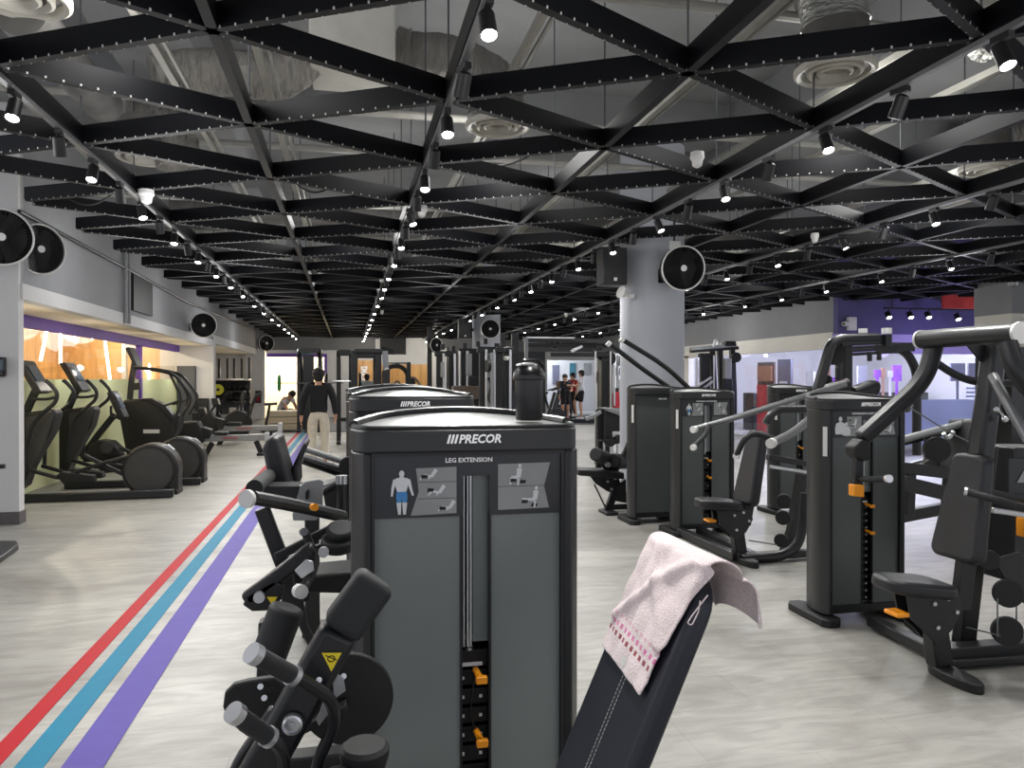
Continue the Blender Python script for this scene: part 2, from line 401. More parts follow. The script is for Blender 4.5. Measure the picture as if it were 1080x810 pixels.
# --- left wall: bulkhead over set-back studio windows
w = MB(); w.bx(XL-.12, XL, 8.9, 20.45, 2.5, 4.75); w.bx(XL-.12, XL, 20.45, 30.9, 2.62, 4.75); struct('wall_left', w, M['wall_grey'])
w = MB(); w.bx(XL-.14, XL+.02, 8.9, 20.45, 2.335, 2.5); w.bx(XL-.14, XL+.02, 20.45, 30.5, 2.42, 2.62); struct('trim_left_band', w, M['wall_light'])
w = MB(); w.bx(-4.3, XL-.14, 8.9, 20.45, 2.34, 2.42); w.bx(-5.4, XL-.14, 20.45, 31, 2.45, 2.55); struct('ceiling_soffit_left', w, M['soffit'])
p = MB(); p.bx(-4.6, XL, 8.84, 8.97, 0, 4.7); struct('wall_left_fin', p, M['wall_light'])
p = MB(); p.bx(-4.6, XL+.012, 8.815, 8.98, 0, .13); struct('baseboard_left', p, M['baseboard'])
p = MB(); p.bx(-4.55, XL+.03, 20.45, 20.75, 0, 2.55); struct('wall_left_pier', p, M['wall_light'])
p = MB(); p.bx(-3.78, -3.08, 30.3, 30.6, 0, 2.65); struct('wall_left_column', p, M['wall_light'])
# studio behind the windows
s = MB(); s.bx(-7.1, -7.0, 8.9, 21, 0, 2.9); struct('wall_studio', s, M['wood_orange'])
s = MB(); s.bx(-7.1, -4.25, 20.9, 21, 0, 2.9); s.bx(-7.1, -4.6, 8.9, 9, 0, 2.9); struct('wall_studio_ends', s, M['wood_orange'])
s = MB(); s.bx(-7.1, -4.2, 8.9, 21, 2.8, 2.9); struct('ceiling_studio', s, M['soffit'])
win = MB()
win.bx(-4.2, -4.1, 8.97, 20.45, 2.18, 2.34); win.bx(-4.2, -4.1, 16.8, 16.92, 0, 2.2)
wf = struct('window_1', win, M['purple_frame'])
part(MB().bx(-4.16, -4.15, 8.97, 16.8, 1.5, 2.18), 'pane', M['glass'], wf); part(MB().bx(-4.16, -4.15, 16.92, 20.45, 1.5, 2.18), 'pane', M['glass'], wf)
part(MB().bx(-4.165, -4.145, 8.97, 16.8, 0, 1.5), 'frosted_film', M['frost_green'], wf); part(MB().bx(-4.165, -4.145, 16.92, 20.45, 0, 1.5), 'frosted_film', M['frost_green'], wf)
for k, (a, b_) in enumerate((((51,342),(43,380)), ((64,346),(64,384)), ((110,353),(116,400)), ((159,368),(157,400)))):
    tb = MB(); xs_ = (-5.9, -5.9, -5.3, -4.9)[k]; tb.cyl(atx(*a, xs_), atx(*b_, xs_), .03, n=8)
    lb = ['slanting white light tube at the left end of the orange studio', 'upright white light tube left of the middle in the studio', 'slightly slanted white light tube near the purple mullion', 'short light tube beyond the purple mullion'][k]
    solo(tb, 'light_tube', M['led'], lb + ' behind the glass', 'light tube', atx(*b_, xs_), 'light tubes in the studio')
# back bay between pier and column
s = MB(); s.bx(-5.5, -5.4, 20.7, 31, 0, 2.6); s.bx(-5.5, -3.7, 30.6, 30.7, 0, 2.6); struct('wall_left_bay', s, M['wall_light'])
# --- back wall
w = MB(); w.bx(-3.4, 10.2, YB, YB+.12, 2.62, 4.75); struct('wall_back', w, M['bulkhead'])
w = MB(); a = at(345, 400, YB).x; b_ = at(372, 400, YB).x
w.bx(a, b_, YB-.02, YB+.12, 0, 2.64); w.bx(at(372,400,YB).x, at(455,400,YB).x, YB+.02, YB+.12, 2.1, 2.64)
w.bx(-3.1, a, YB-.01, YB+.1, 2.5, 2.63)
struct('wall_back_light', w, M['wall_light'])
w = MB(); w.bx(at(396,400,YB).x, at(428,400,YB).x, YB-.06, YB, 2.3, 3.1); w.bx(at(400,400,YB).x, at(462,400,YB).x, YB-.04, YB, 2.1, 3.3); struct('wall_back_white_panel', w, M['wall_light'])
w = MB(); x1 = at(455,400,YB).x; x2 = at(470,400,YB).x; w.bx(x1, x2, YB-.3, YB, 0, 2.75); struct('wall_back_pillar', w, M['wall_light'])
w = MB(); w.bx(at(372,400,YB).x, x1, YB-.03, YB+.02, 0, 2.25); wb = struct('wall_back_timber', w, M['wood_art'])
# curved shadow-gap arcs routed in the timber
ar = MB()
for (u0, u1, top) in ((410, 428, 402), (420, 450, 398)):
    ar.tube([at(u0 + (u1-u0)*t, 424 - (424-top)*math.sin(PI*t), YB-.035) for t in [i/14 for i in range(15)]], .045, 6)
part(ar, 'carved_arc', M['brown_box'], wb)
# second studio behind the back left opening
fr = MB(); fr.bx(-3.08, at(345,400,YB).x, YB-.02, YB+.05, 2.36, 2.5); fr.bx(at(342,400,YB).x, at(345,400,YB).x, YB-.02, YB+.05, 0, 2.4); fr.bx(at(318,400,YB).x, at(319.2,400,YB).x, YB, YB+.05, 0, 2.4)
wf2 = struct('window_2', fr, M['purple_frame'])
part(MB().bx(-3.08, at(342,400,YB).x, YB+.02, YB+.03, 0, 2.36), 'pane', M['glass'], wf2)
s = MB(); s.bx(-4.5, .6, 34.5, 34.6, 0, 2.9); s.bx(-4.6, -4.5, YB+.1, 34.6, 0, 2.9); s.bx(.5, .6, YB+.1, 34.6, 0, 2.9); struct('wall_back_studio', s, M['soffit'])
struct('floor_back_studio', MB().bx(-4.6, .6, 33, 34.6, -.1, 0), M['wood_step'])
struct('ceiling_back_studio', MB().bx(-4.6, .6, YB+.12, 34.6, 2.8, 2.9), M['soffit'])
# right part of the back wall: white strip and bright mirrors
w = MB(); w.bx(x2, at(575,400,YB).x, YB-.01, YB+.1, 0, 2.64); struct('wall_back_grey', w, M['wall_dark'])
# --- right wall (parallel to the stripes) and shopfront facing the camera
w = MB(); w.bx(XR, XR+.15, YW+.15, YB, 2.5, 4.75); struct('wall_right', w, M['wall_grey'])
w = MB(); w.bx(XR-.02, XR+.17, YW+.17, 26, 2.15, 2.5); w.bx(XR-.02, XR+.17, 21.6, 22.2, 0, 2.2); struct('trim_right_band', w, M['wall_band'])
w = MB(); w.bx(XR, 18, YW, YW+.15, 2.46, 4.75); struct('wall_right_front', w, M['wall_purple'])
w = MB(); w.bx(XR-.02, 18, YW-.02, YW+.17, 2.05, 2.46); struct('trim_right_front', w, M['band_lavender'])
w = MB(); w.bx(XR+.04, XR+.08, YW+.06, YW+.1, 0, 2.15); w.bx(XR+.02, XR+.1, YW+.02, 22, 0, .06); wf3 = struct('window_3', w, M['silver'])
part(MB().bx(XR+.05, XR+.06, YW+.1, 21.6, .06, 2.15), 'pane', M['glass_blue'], wf3)
w = MB(); w.bx(XR, 18, YW+.02, YW+.1, 0, .06); wf4 = struct('window_4', w, M['silver'])
part(MB().bx(XR+.08, 18, YW+.05, YW+.06, .06, 2.05), 'pane', M['glass_blue'], wf4)
st = MB(); st.bx(XR+.08, 18, YW+.035, YW+.045, .06, 1.06)
for z in (1.1, 1.19, 1.28): st.bx(XR+3.2, XR+6.5, YW+.035, YW+.045, z, z+.045)
part(st, 'frosted_film', M['frost_blue'], wf4)
# shop interior
s = MB(); s.bx(18, 18.1, YW, 24, 0, 2.9); s.bx(XR+.1, 18, 24, 24.1, 0, 2.9); struct('wall_shop', s, M['wall_light'])
struct('ceiling_shop', MB().bx(XR+.15, 18, YW+.15, 24, 2.75, 2.85), M['wall_light'])
# far back right windows: bright mirror zone
mx0, mx1 = at(575,400,YB).x, at(650,400,YB).x
w = MB(); w.bx(mx0, 10.2, YB-.01, YB+.1, 2.3, 2.64); w.bx(mx0, mx0+.08, YB-.02, YB+.05, 0, 2.3); w.bx(mx1, mx1+.08, YB-.02, YB+.05, 0, 2.3); wf5 = struct('window_5', w, M['wall_light'])
part(MB().bx(mx0+.08, 10.2, YB+.02, YB+.03, 0, 2.3), 'pane', M['glass_blue'], wf5)
struct('wall_back_outer', MB().bx(mx0-1.5, 12, 34.5, 34.6, 0, 3), M['wall_light'])
struct('floor_back_outer', MB().bx(mx0-1.5, 12, 33, 34.6, -.1, 0), M['wall_light'])
# --- round columns
def column(x, y, r, name):
    m = MB(); m.lathe([(r,0),(r,4.75)], (x,y,0), n=48); o = struct(name, m, M['column'])
    part(MB().lathe([(r+.012,0),(r+.012,.12),(r,.13)], (x,y,0), n=48), 'skirting', M['baseboard'], o)
CX, CY, CR = 3.70, 9.0, .395
column(CX, CY, CR, 'wall_column_round')
cc = at(513, 400, 19.5); column(cc.x, cc.y, .36, 'wall_column_round_far')
# right-hand pillar at the frame edge
q0 = at(1067, 400, 11.0); w = MB(); w.bx(q0.x, q0.x+.9, 11.0, 11.8, 2.05, 4.75); struct('wall_pillar_right', w, M['wall_band'])
w = MB(); w.bx(q0.x+.02, q0.x+.9, 11.02, 11.8, 0, 2.05); struct('wall_pillar_right_base', w, M['tv_black'])
w = MB(); w.bx(q0.x-.01, q0.x+.9, 10.99, 11.8, 2.62, 4.75); struct('trim_pillar_right', w, M['wall_grey'])
# --- stripes on the floor
for nm, xa, xb, mm, lb in (('floor_stripe', -1.405, -1.322, 'red_tape', 'narrow red stripe on the floor, nearest the elliptical trainers'),
                       ('floor_stripe', -1.262, -1.152, 'teal_tape', 'teal stripe on the floor between the red and purple ones'),
                       ('floor_stripe', -1.085, -.925, 'purple_tape', 'wide purple stripe on the floor, nearest the black machines')):
    s = MB(); n = 24
    for k in range(n): s.bx(xa, xb, .5 + (22.4-.5)*k/n, .5 + (22.4-.5)*(k+1)/n, .0005, .003)
    solo(s, nm, M[mm], lb, 'floor stripe', ((xa+xb)/2, 11, 0), 'coloured floor stripes')

# ================================================================= LATTICE CEILING
DX, DY = 1.19, 1.35; X0, YN = .576, 4.48
lat = thing('ceiling_lattice', 'black triangular lattice of metal channels hung below the whole ceiling', 'ceiling lattice', (0, 0, ZL))
XA, XB, YA, YE = -2.87, 17.8, -1.5, 30.9
def inside(x, y):
    if x < XA-1e-6 or x > XB or y < YA or y > YE: return False
    if x > XR-.35 and y > YW-.35: return False
    if (x-CX)**2 + (y-CY)**2 < (CR+.03)**2: return False
    if (x-cc.x)**2 + (y-cc.y)**2 < .42**2: return False
    return True
BH, BW = .125, .05
def beam(p, d):
    """clip the line to the room, one channel object per run"""
    runs = []; cur = None; s0 = -60; st_ = .05; n = int(120/st_)
    for k in range(n):
        s = s0 + k*st_; q = p + d*s
        if inside(q.x, q.y):
            cur = [s, s] if cur is None else [cur[0], s]
        elif cur: runs.append(cur); cur = None
    if cur: runs.append(cur)
    for a, b in runs:
        if b - a < .3: continue
        L_ = b - a; m = MB(); t = .006
        m.bx(0, L_, -BW/2, BW/2, 0, BH)
        me = mesh(m, 'beam', M['lattice_black'] if d.x == 0 else M['beam']); o = bpy.data.objects.new('beam', me); COL.objects.link(o); o.parent = lat
        q = p + d*a; o.location = (q.x, q.y, 0); o.rotation_euler = (0, 0, math.atan2(d.y, d.x))
for i in range(-2, 15):
    beam(V((X0 + DX*i, 0, 0)), V((0,1,0)))
dd = V((DX, DY/2, 0)).normalized()
for k in range(-14, 26): beam(V((X0, YN + DY*k, 0)), dd)
dd2 = V((DX, -DY/2, 0)).normalized()
for k in range(-5, 34): beam(V((X0, YN + DY*k, 0)), dd2)
# hanger rods at the nodes
rod = mesh(MB().cyl((0,0,BH), (0,0,4.75-ZL), .006, n=6), 'hanger_rod', M['wall_dark']); nr = 0
for i in range(-2, 8):
    for k in range(-4, 12):
        y = YN + DY*(k + (.5 if i % 2 else 0)); x = X0 + DX*i
        if inside(x, y) and y < 14 and nr < 95 and (i + k) % 1 == 0:
            o = bpy.data.objects.new('hanger_rod', rod); COL.objects.link(o); o.parent = lat; o.location = (x, y, 0); nr += 1
# ================================================================= TRACKS AND SPOTLIGHTS
def make_spot():
    r = thing('spotlight', 'black can spotlight', 'spotlight')
    st = MB(); st.bx(-.018, .018, -.05, .05, -.03, 0); st.cyl((0,0,-.03), (0,0,-.085), .007, n=6); part(st, 'stem', M['spot_black'], r)
    ax = V((0, -math.sin(.42), -math.cos(.42))); o = V((0,0,-.085)) - ax*.05
    part(MB().lathe([(.018,0),(.036,.012),(.038,.13),(.034,.13),(.033,.118),(0,.117)], o, ax, 14), 'can', M['spot_black'], r)
    part(MB().cyl(o + ax*.114, o + ax*.119, .0325, n=14), 'lens', M['lens'], r)
    return r
TRK = [(-1.804, 'left', 1.4), (.576, 'middle', 1.19), (2.956, 'third', 1.0), (5.336, 'fourth', 1.5), (7.716, 'fifth', 1.3)]
ORD = ['nearest', 'second', 'third', 'fourth', 'fifth', 'sixth', 'seventh', 'eighth', 'ninth', 'tenth', 'eleventh', 'twelfth', 'thirteenth', 'fourteenth', 'fifteenth', 'sixteenth', 'seventeenth', 'eighteenth', 'nineteenth', 'twentieth']
def ordinal(k):
    if k < 20: return ORD[k]
    t = {2: 'twenty', 3: 'thirty', 4: 'forty'}[(k+1)//10]; r = (k+1) % 10
    return t + '-' + ['', 'first', 'second', 'third', 'fourth', 'fifth', 'sixth', 'seventh', 'eighth', 'ninth'][r] if r else {'twenty': 'twentieth', 'thirty': 'thirtieth', 'forty': 'fortieth'}[t]
used = [False]; sp0 = make_spot(); LAMPS = []
for x, nm, y0 in TRK:
    ye = 30.5 if x < XR else 14
    tk = MB(); tk.bx(x-.017, x+.017, -1, ye, ZL-.028, ZL-.001)
    solo(tk, 'light_track', M['track_metal'], {'left': 'leftmost light track under the ceiling lattice, above the floor stripes', 'middle': 'light track under the lattice above the branded leg machines, second from the left',
        'third': 'light track under the lattice passing just left of the round column', 'fourth': 'light track under the lattice passing right of the round column', 'fifth': 'rightmost long light track under the lattice, over the far right machines'}[nm], 'light track', (x, 14, ZL), 'light tracks under the lattice')
    y = y0 + .67*1; k = 0
    while y < ye - .3:
        jig = (k*37 % 11)/11 - .5
        rz = (.25*jig if (k % 2 == 0) else PI + .4*jig) + (.5 if k % 5 == 3 else 0)
        q = (x, y, ZL-.028)
        if not inside(x, y): y += .67; continue
        lab = f'black can spotlight on the {nm} light track, {ordinal(k)} from the camera'
        if not used[0]:
            used[0] = True; sp0.location = q; sp0.rotation_euler = (0,0,rz); tag(sp0, lab, None, 'can spotlights on the ceiling tracks'); WL[sp0.name] = V(q)
        else: dup(sp0, q, rz, lab, 'can spotlights on the ceiling tracks')
        LAMPS.append((x, y, rz, k)); k += 1; y += .67 if y < 14 else .9
# short track on the purple shopfront wall
def wallspot(u, v, Y, lab, grp):
    r = thing('spotlight', lab, 'spotlight', at(u, v, Y), grp); o = WL[r.name]
    part(MB().cyl(o + V((0,0,.12)), o + V((0,0,.03)), .012, n=6), 'stem', M['spot_black'], r)
    part(MB().cyl(o + V((0,.05,.05)), o + V((0,-.02,-.06)), .055, .06, n=12), 'can', M['spot_black'], r)
    part(MB().cyl(o + V((0,-.02,-.06)), o + V((0,-.023,-.065)), .05, n=12), 'lens', M['lens_dim'], r)
tk = MB(); a, b = at(932, 325, YW-.35), at(1040, 327, YW-.35); tk.bar([a, b], .03, .03)
for u in (940, 1000): p = at(u, 325.5, YW-.35); tk.cyl(p, p + V((0,0,.5)), .008, n=6)
solo(tk, 'light_track', M['spot_black'], 'short black light track in front of the purple wall above the shopfront', 'light track', a)
for k, (u, v) in enumerate(((937,332), (960,332), (979,332), (1010,334), (1033,335), (1059,336))):
    wallspot(u, v, YW-.35, f'black spotlight before the purple wall, {ordinal(k)} from the left of six', 'spotlights before the purple wall')
for k, (u, v) in enumerate(((1034,321), (1058,320))):
    wallspot(u, v, 12.6, ['black spotlight in front of the red ceiling panel, left of two', 'black spotlight in front of the red ceiling panel, right of two'][k], 'spotlights before the red panel')
for k, (u, v) in enumerate(((765,341), (772,343), (781,343), (787,338))):
    wallspot(u, v, 24, f'white lamp of the cluster hanging before the grey right wall, {ordinal(k)} from the left', 'lamp cluster by the right wall')
a, b = at(994, 325, 13), at(1070, 327, 13); s = MB(); s.slab([at(994,311,13), at(1070,312,13), at(1070,327,13), at(994,325,13)], (0,1,0), .06)
solo(s, 'ceiling_panel', M['red_panel'], 'long red panel hung under the ceiling beside the right pillar', 'ceiling panel', a)
s = MB(); s.slab([at(1044,298,12.6), at(1070,298,12.6), at(1070,316,12.6), at(1044,315,12.6)], (0,1,0), .06)
solo(s, 'ceiling_panel', M['teal_panel'], 'teal panel hung above the red panel beside the right pillar', 'ceiling panel', at(1044,315,12.6))

# ---- above the lattice
def diffuser(u, v, z, lab, r=.25):
    p = fl(u, v, z); t = thing('ceiling_diffuser', lab, 'air diffuser', p, 'round air diffusers above the lattice')
    part(MB().lathe([(r,.0),(r,.03),(r*.86,.05),(r*.84,.0),(r*.93,-.012),(r,.0)], p, (0,0,1), 36, False), 'outer_ring', M['diffuser'], t)
    for k, q in enumerate((.68, .44)):
        part(MB().lathe([(r*q,.0),(r*q,.04),(r*(q-.14),.07),(r*(q-.15),.02),(r*(q-.07),-.01),(r*q,0)], p, (0,0,1), 30, False), 'cone_ring', M['diffuser'], t)
    part(MB().lathe([(r*.95,.08),(r*.95,.1)], p, (0,0,1), 24), 'plenum', M['duct_dark'], t)
    part(MB().cyl(p + V((0,0,.06)), p + V((0,0,.08)), r*.2, n=16), 'centre_cap', M['diffuser'], t)
    part(MB().cyl(p + V((0,0,.1)), p + V((0,0,.35)), r*.8, n=20), 'neck', M['duct_dark'], t)
    return p
diffuser(20, 0, 3.45, 'round white air diffuser at the top left corner above the lattice')
diffuser(155, 168, 3.45, 'round white air diffuser above the left light track')
diffuser(525, 135, 3.45, 'round white air diffuser right of the middle light track')
pd = diffuser(880, 78, 3.45, 'round white air diffuser under the silver duct at upper right')
diffuser(1040, 180, 3.45, 'round white air diffuser at the right edge above the lattice')
def duct(name, pts, r, m, lab, n=26, wr=.05, cat='air duct'):
    pts = fillet(pts, .6, 8); mb = MB(); Q = []
    for i in range(len(pts)-1):
        k = max(1, int((pts[i+1]-pts[i]).length/.045))
        for j in range(k): Q.append(pts[i].lerp(pts[i+1], j/k))
    Q.append(pts[-1]); rad = [r*(1 + wr*(((i*7) % 5)/4-.5)) for i in range(len(Q))]
    mb.tube(Q, rad, n); return solo(mb, name, M[m], lab, cat, Q[0], ang=60)
un = MB(); c0 = at(372, 48, 6.1); un.box(c0, (.62, .7, .5)); 
u_ = solo(un, 'ducted_air_unit', M['unit_white'], 'white box air unit above the lattice between two cloth ducts', 'air conditioner', c0, bev=.015)
duct('flexible_duct', [c0 + V((-.3,0,-.05)), at(300,84,6.1), at(220,75,6.1), at(165,85,6.0)], .17, 'duct_cloth', 'grey cloth wrapped duct running left from the white air unit')
duct('flexible_duct', [c0 + V((.3,0,0)), at(430,60,6.1), at(480,62,6.1), at(528,90,6.0), at(532,120,6.0)], .18, 'duct_cloth', 'crumpled grey cloth duct bending down right of the white air unit')
duct('flexible_duct', [at(835,-60,5.0), at(850,-10,5.0), pd + V((-.02,0,.55)), pd + V((0,0,.3))], .21, 'duct_silver', 'silver foil flexible duct dropping onto the upper right diffuser', wr=.08)
duct('round_duct', [at(20,10,4.6), at(110,110,6.6)], .14, 'duct_dark', 'bare grey round duct in the upper left above the lattice', wr=0)
duct('round_duct', [at(140,125,7.4), at(180,128,7.4), at(190,175,7.4)], .2, 'duct_cloth', 'grey cloth duct bending down behind the left diffuser')
duct('round_duct', [V((-2.4, 11.5, 3.9)), V((8.8, 11.5, 3.9))], .17, 'duct_dark', 'long grey round duct crossing the room above the far lattice', wr=0)
duct('round_duct', [at(1035,40,4.2), at(1110,20,4.2)], .16, 'duct_silver', 'silver duct at the top right corner above the lattice')
duct('flexible_duct', [at(1000,160,8.0), at(1050,140,8.0), at(1090,150,8.0)], .2, 'duct_cloth', 'grey cloth duct at the right edge behind the right diffuser')
CD = [(-2.55, 3.75, 'far left'), (-1.2, 3.62, 'left'), (-.55, 3.55, 'centre left'), (1.15, 3.7, 'centre'), (2.35, 3.6, 'centre right'), (3.75, 3.75, 'right of centre'), (4.35, 3.62, 'right'), (6.3, 3.7, 'far right'), (7.1, 3.6, 'farthest right')]
for k, (x, z, w) in enumerate(CD):
    for j in (0, 1):
        cb = MB(); cb.bar([(x + .07*j, -1.5, z), (x + .07*j, 29, z)], .045 if j == 0 else .02, .05 if j == 0 else .02)
        solo(cb, 'steel_channel' if j == 0 else 'conduit_pipe', M['conduit'], (f'long pale steel channel above the lattice, {ordinal(k)} from the left of nine' if j == 0 else f'thin conduit pipe beside the {ordinal(k)} steel channel from the left, above the lattice'), 'channel' if j == 0 else 'conduit', (x, 10, z), 'service channels above the lattice' if j == 0 else 'conduits above the lattice')
for k, (y, z) in enumerate(((3.4, 4.05), (4.7, 3.95), (6.9, 3.85), (8.6, 4.0), (10.4, 3.8), (13.2, 3.9))):
    solo(MB().cyl((-3.2, y, z), (9.5, y, z), .035, n=10), 'water_pipe', M['pipe_white'], f'grey pipe crossing the room above the lattice, {ordinal(k)} from the camera of six', 'pipe', (0, y, z), 'cross pipes above the lattice')
# sagging black cables between beams
for k, (a, b_, y) in enumerate((((600,130), (700,95), 5.6), ((470,165), (590,145), 6.4), ((60,200), (130,195), 7.6), ((300,180), (360,188), 7.0))):
    p, q = at(*a, y), at(*b_, y); cb = MB()
    cb.tube([p.lerp(q, t/12) + V((0,0,-.16*math.sin(PI*t/12))) for t in range(13)], .009, 6)
    solo(cb, 'hanging_cable', M['spot_black'], ['black cable sagging between beams right of the middle diffuser', 'black cable sagging below the middle diffuser', 'black cable sagging at the left edge over the wall fan', 'black cable sagging left of the middle light track'][k], 'cable', p)
# sensors under the lattice
SR = (1, .8, .6, .6, .8, .7)
for k, (u, v) in enumerate(((155,208), (445,224), (403,330), (597,333), (735,170), (859,252))):
    p = fl(u, v, ZL-.06); t = thing('ceiling_sensor', ['white dome sensor beside the left light track', 'white dome sensor on the middle light track', 'small white dome sensor far along the middle track', 'white dome sensor over the far cable machines', 'white sensor between the third light track and the round column', 'white sensor right of the round column fan'][k], 'sensor', p)
    part(MB().lathe([(.06*SR[k],.06),(.065*SR[k],.02),(.05*SR[k],0)], p, (0,0,1), 18), 'base', M['cap_white'], t)
    part(MB().lathe([(.05*SR[k],0),(.042*SR[k],-.045*SR[k]),(.02*SR[k],-.06*SR[k]),(0,-.062*SR[k])], p, (0,0,1), 18), 'dome', M['cap_white'], t)

# ================================================================= FANS, SPEAKERS, WALL ITEMS
def fan(p, face, r, lab, mount):
    """round cage fan centred at p, looking along face, arm back to the point mount"""
    face = V(face).normalized(); t = thing('wall_fan', lab, 'fan', p, 'round black wall fans'); p = V(p)
    e = V((0,0,1)); a = face.cross(e).normalized(); b = a.cross(face)
    part(MB().lathe([(r*.97,-.01),(r,.0),(r*1.02,.02),(r*.985,.035),(r*.95,.03),(r*.95,0),(r*.97,-.01)], p, face, 40, False), 'rim', M['cap_white'], t)
    part(MB().lathe([(r*.96,0),(r*.97,-.1),(r*.8,-.17),(r*.35,-.2),(r*.3,-.3),(0,-.3)], p, face, 32, False), 'housing', M['spot_black'], t)
    g = MB()
    for k in range(1, 12): 
        q = r*.95*k/12
        g.tube([p + face*(.012 + .02*(1-(k/12)**2)) + (a*math.cos(2*PI*i/30) + b*math.sin(2*PI*i/30))*q for i in range(31)], .0028, 4)
    for k in range(44):
        d = a*math.cos(2*PI*k/44) + b*math.sin(2*PI*k/44); g.tube([p + face*.034 + d*r*.12, p + face*.014 + d*r*.96], .0028, 4)
    part(g, 'grille', M['spot_black'], t)
    part(MB().cyl(p + face*.025, p + face*.045, r*.14, n=20), 'badge', M['label_white'], t)
    for k in range(3):
        m = MB(); d = (a*math.cos(2*PI*k/3) + b*math.sin(2*PI*k/3)); s_ = face.cross(d)
        m.slab([p - face*.06 + d*r*.1 - s_*.03, p - face*.03 + d*r*.85 - s_*r*.3, p - face*.06 + d*r*.88 + s_*r*.2, p - face*.08 + d*r*.12 + s_*.04], face, .004)
        part(m, 'blade', M['slot_dark'], t)
    ar = MB(); ar.tube([p - face*.26, p - face*.3 + V((0,0,-.05)), V(mount)], .022, 8, fil=.05); ar.box(mount, (.06,.06,.16)); part(ar, 'bracket', M['spot_black'], t)
pf = at(2, 250, 8.45); fan(pf, (.42,-1,-.14), .275, 'large wall fan on the near white fin at the left edge', (pf.x-.05, 8.83, pf.z-.1))
pf = at(42, 263, 9.2); fan(pf, (.74,-.67,-.05), .27, 'wall fan just behind the left fin, turned to the right', (XL+.01, 9.5, pf.z))
pf = at(215, 343, 17.2); fan(pf, (.1,-1,-.1), .26, 'wall fan on the grey bulkhead above the stepper machine', (XL+.01, 17.6, pf.z-.02))
pf = at(281, 362, 29.9); fan(pf, (.5,-.8,0), .3, 'small distant wall fan on the last left column', (pf.x-.1, 30.29, pf.z))
pf = at(720, 283, 8.25); fan(pf, (-.12,-1,-.12), .255, 'wall fan on the large round column', (pf.x-.12, CY-CR*.95, pf.z-.05))
pf = at(517, 347, 18.7); fan(pf, (-.05,-1,0), .235, 'wall fan on the far round column behind the cable station', (pf.x, 19.13, pf.z))
pf = at(460, 364, 23.5); fan(pf, (.5,-.86,0), .23, 'wall fan on the far post left of the far round column', (pf.x-.15, 23.8, pf.z))
solo(MB().bx(pf.x-.24, pf.x-.1, 23.75, 23.9, 0, ZL), 'fan_post', M['shell_dark'], 'black post carrying the fan left of the far round column', 'post', (pf.x-.17, 23.8, 0))
pf = at(585, 362, 30.4); fan(pf, (-.1,-1,0), .24, 'wall fan high on the back wall above the bright windows', (pf.x, 30.98, pf.z))
def speaker(c, w, d, h, lab, mount):
    t = thing('loudspeaker', lab, 'speaker', c); c = V(c)
    part(MB().box(c, (w,d,h)), 'cabinet', M['spot_black'], t, bev=.012)
    part(MB().box(c + V((0,-d/2-.004,.02)), (w*.9,.008,h*.86)), 'grille', M['shell_dark'], t, bev=.003)
    part(MB().box(c + V((0,-d/2-.01,-h*.36)), (w*.13,.006,w*.13)), 'badge', M['label_white'], t)
    part(MB().bar([c + V((0,d/2-.02,0)), V(mount)], .05, .08), 'bracket', M['spot_black'], t)
sc = at(645, 282, 8.75); speaker(sc, .3, .26, .44, 'black loudspeaker hung on the left side of the large round column', (CX-CR+.02, 9.0, sc.z))
sc = at(490, 347, 19.2); speaker(sc, .32, .26, .5, 'black loudspeaker hung on the left of the far round column', (cc.x-.35, 19.5, sc.z))
h0 = at(656, 310, 8.7); t = thing('horn_siren', 'small white horn siren on the round column under the loudspeaker', 'siren', h0)
part(MB().lathe([(.02,0),(.035,.05),(.075,.12),(.078,.125),(.07,.125)], h0 + V((.08,0,-.02)), (-1,-.35,.35), 16), 'horn', M['cap_white'], t); part(MB().box(h0 + V((.12,.05,-.02)), (.08,.1,.05)), 'base', M['cap_white'], t)
b0 = at(711, 259, 8.62); solo(MB().box(b0, (.14,.06,.1)), 'junction_box', M['cap_white'], 'white junction box above the fan on the large round column', 'junction box', b0, bev=.006)
solo(MB().cyl(b0 + V((0,0,.05)), b0 + V((0,0,.7)), .012, n=8), 'cable_conduit', M['spot_black'], 'thin black conduit rising from the junction box on the round column', 'conduit', b0)
# grey left bulkhead: pipe, rail, black vent, fire boxes
pp = MB(); pp.tube([atx(21,223,XL+.04), atx(133,283,XL+.04), atx(200,320,XL+.04), atx(262,345,XL+.04)], .022, 8); solo(pp, 'wall_conduit', M['spot_black'], 'long dark conduit along the grey bulkhead above the left windows', 'conduit', (XL+.04, 9, 3.2))
pp = MB(); a = atx(133,272,XL+.05); pp.cyl((XL+.05, a.y, 2.35), (XL+.05, a.y, 3.7), .03, n=8); pp.cyl((XL+.05, a.y+.2, 2.35), (XL+.05, a.y+.2, 3.7), .02, n=8); solo(pp, 'downpipe', M['wall_grey'], 'pair of grey pipes dropping down the left bulkhead', 'pipe', a)
a, b = atx(140,300,XL+.03), atx(160,300,XL+.03); zz = atx(150,331,XL).z
vt = MB(); vt.bx(XL, XL+.05, a.y, b.y, zz, 3.16); solo(vt, 'wall_vent', M['slot_dark'], 'tall black recess panel in the grey left bulkhead', 'vent panel', (XL, a.y, zz))
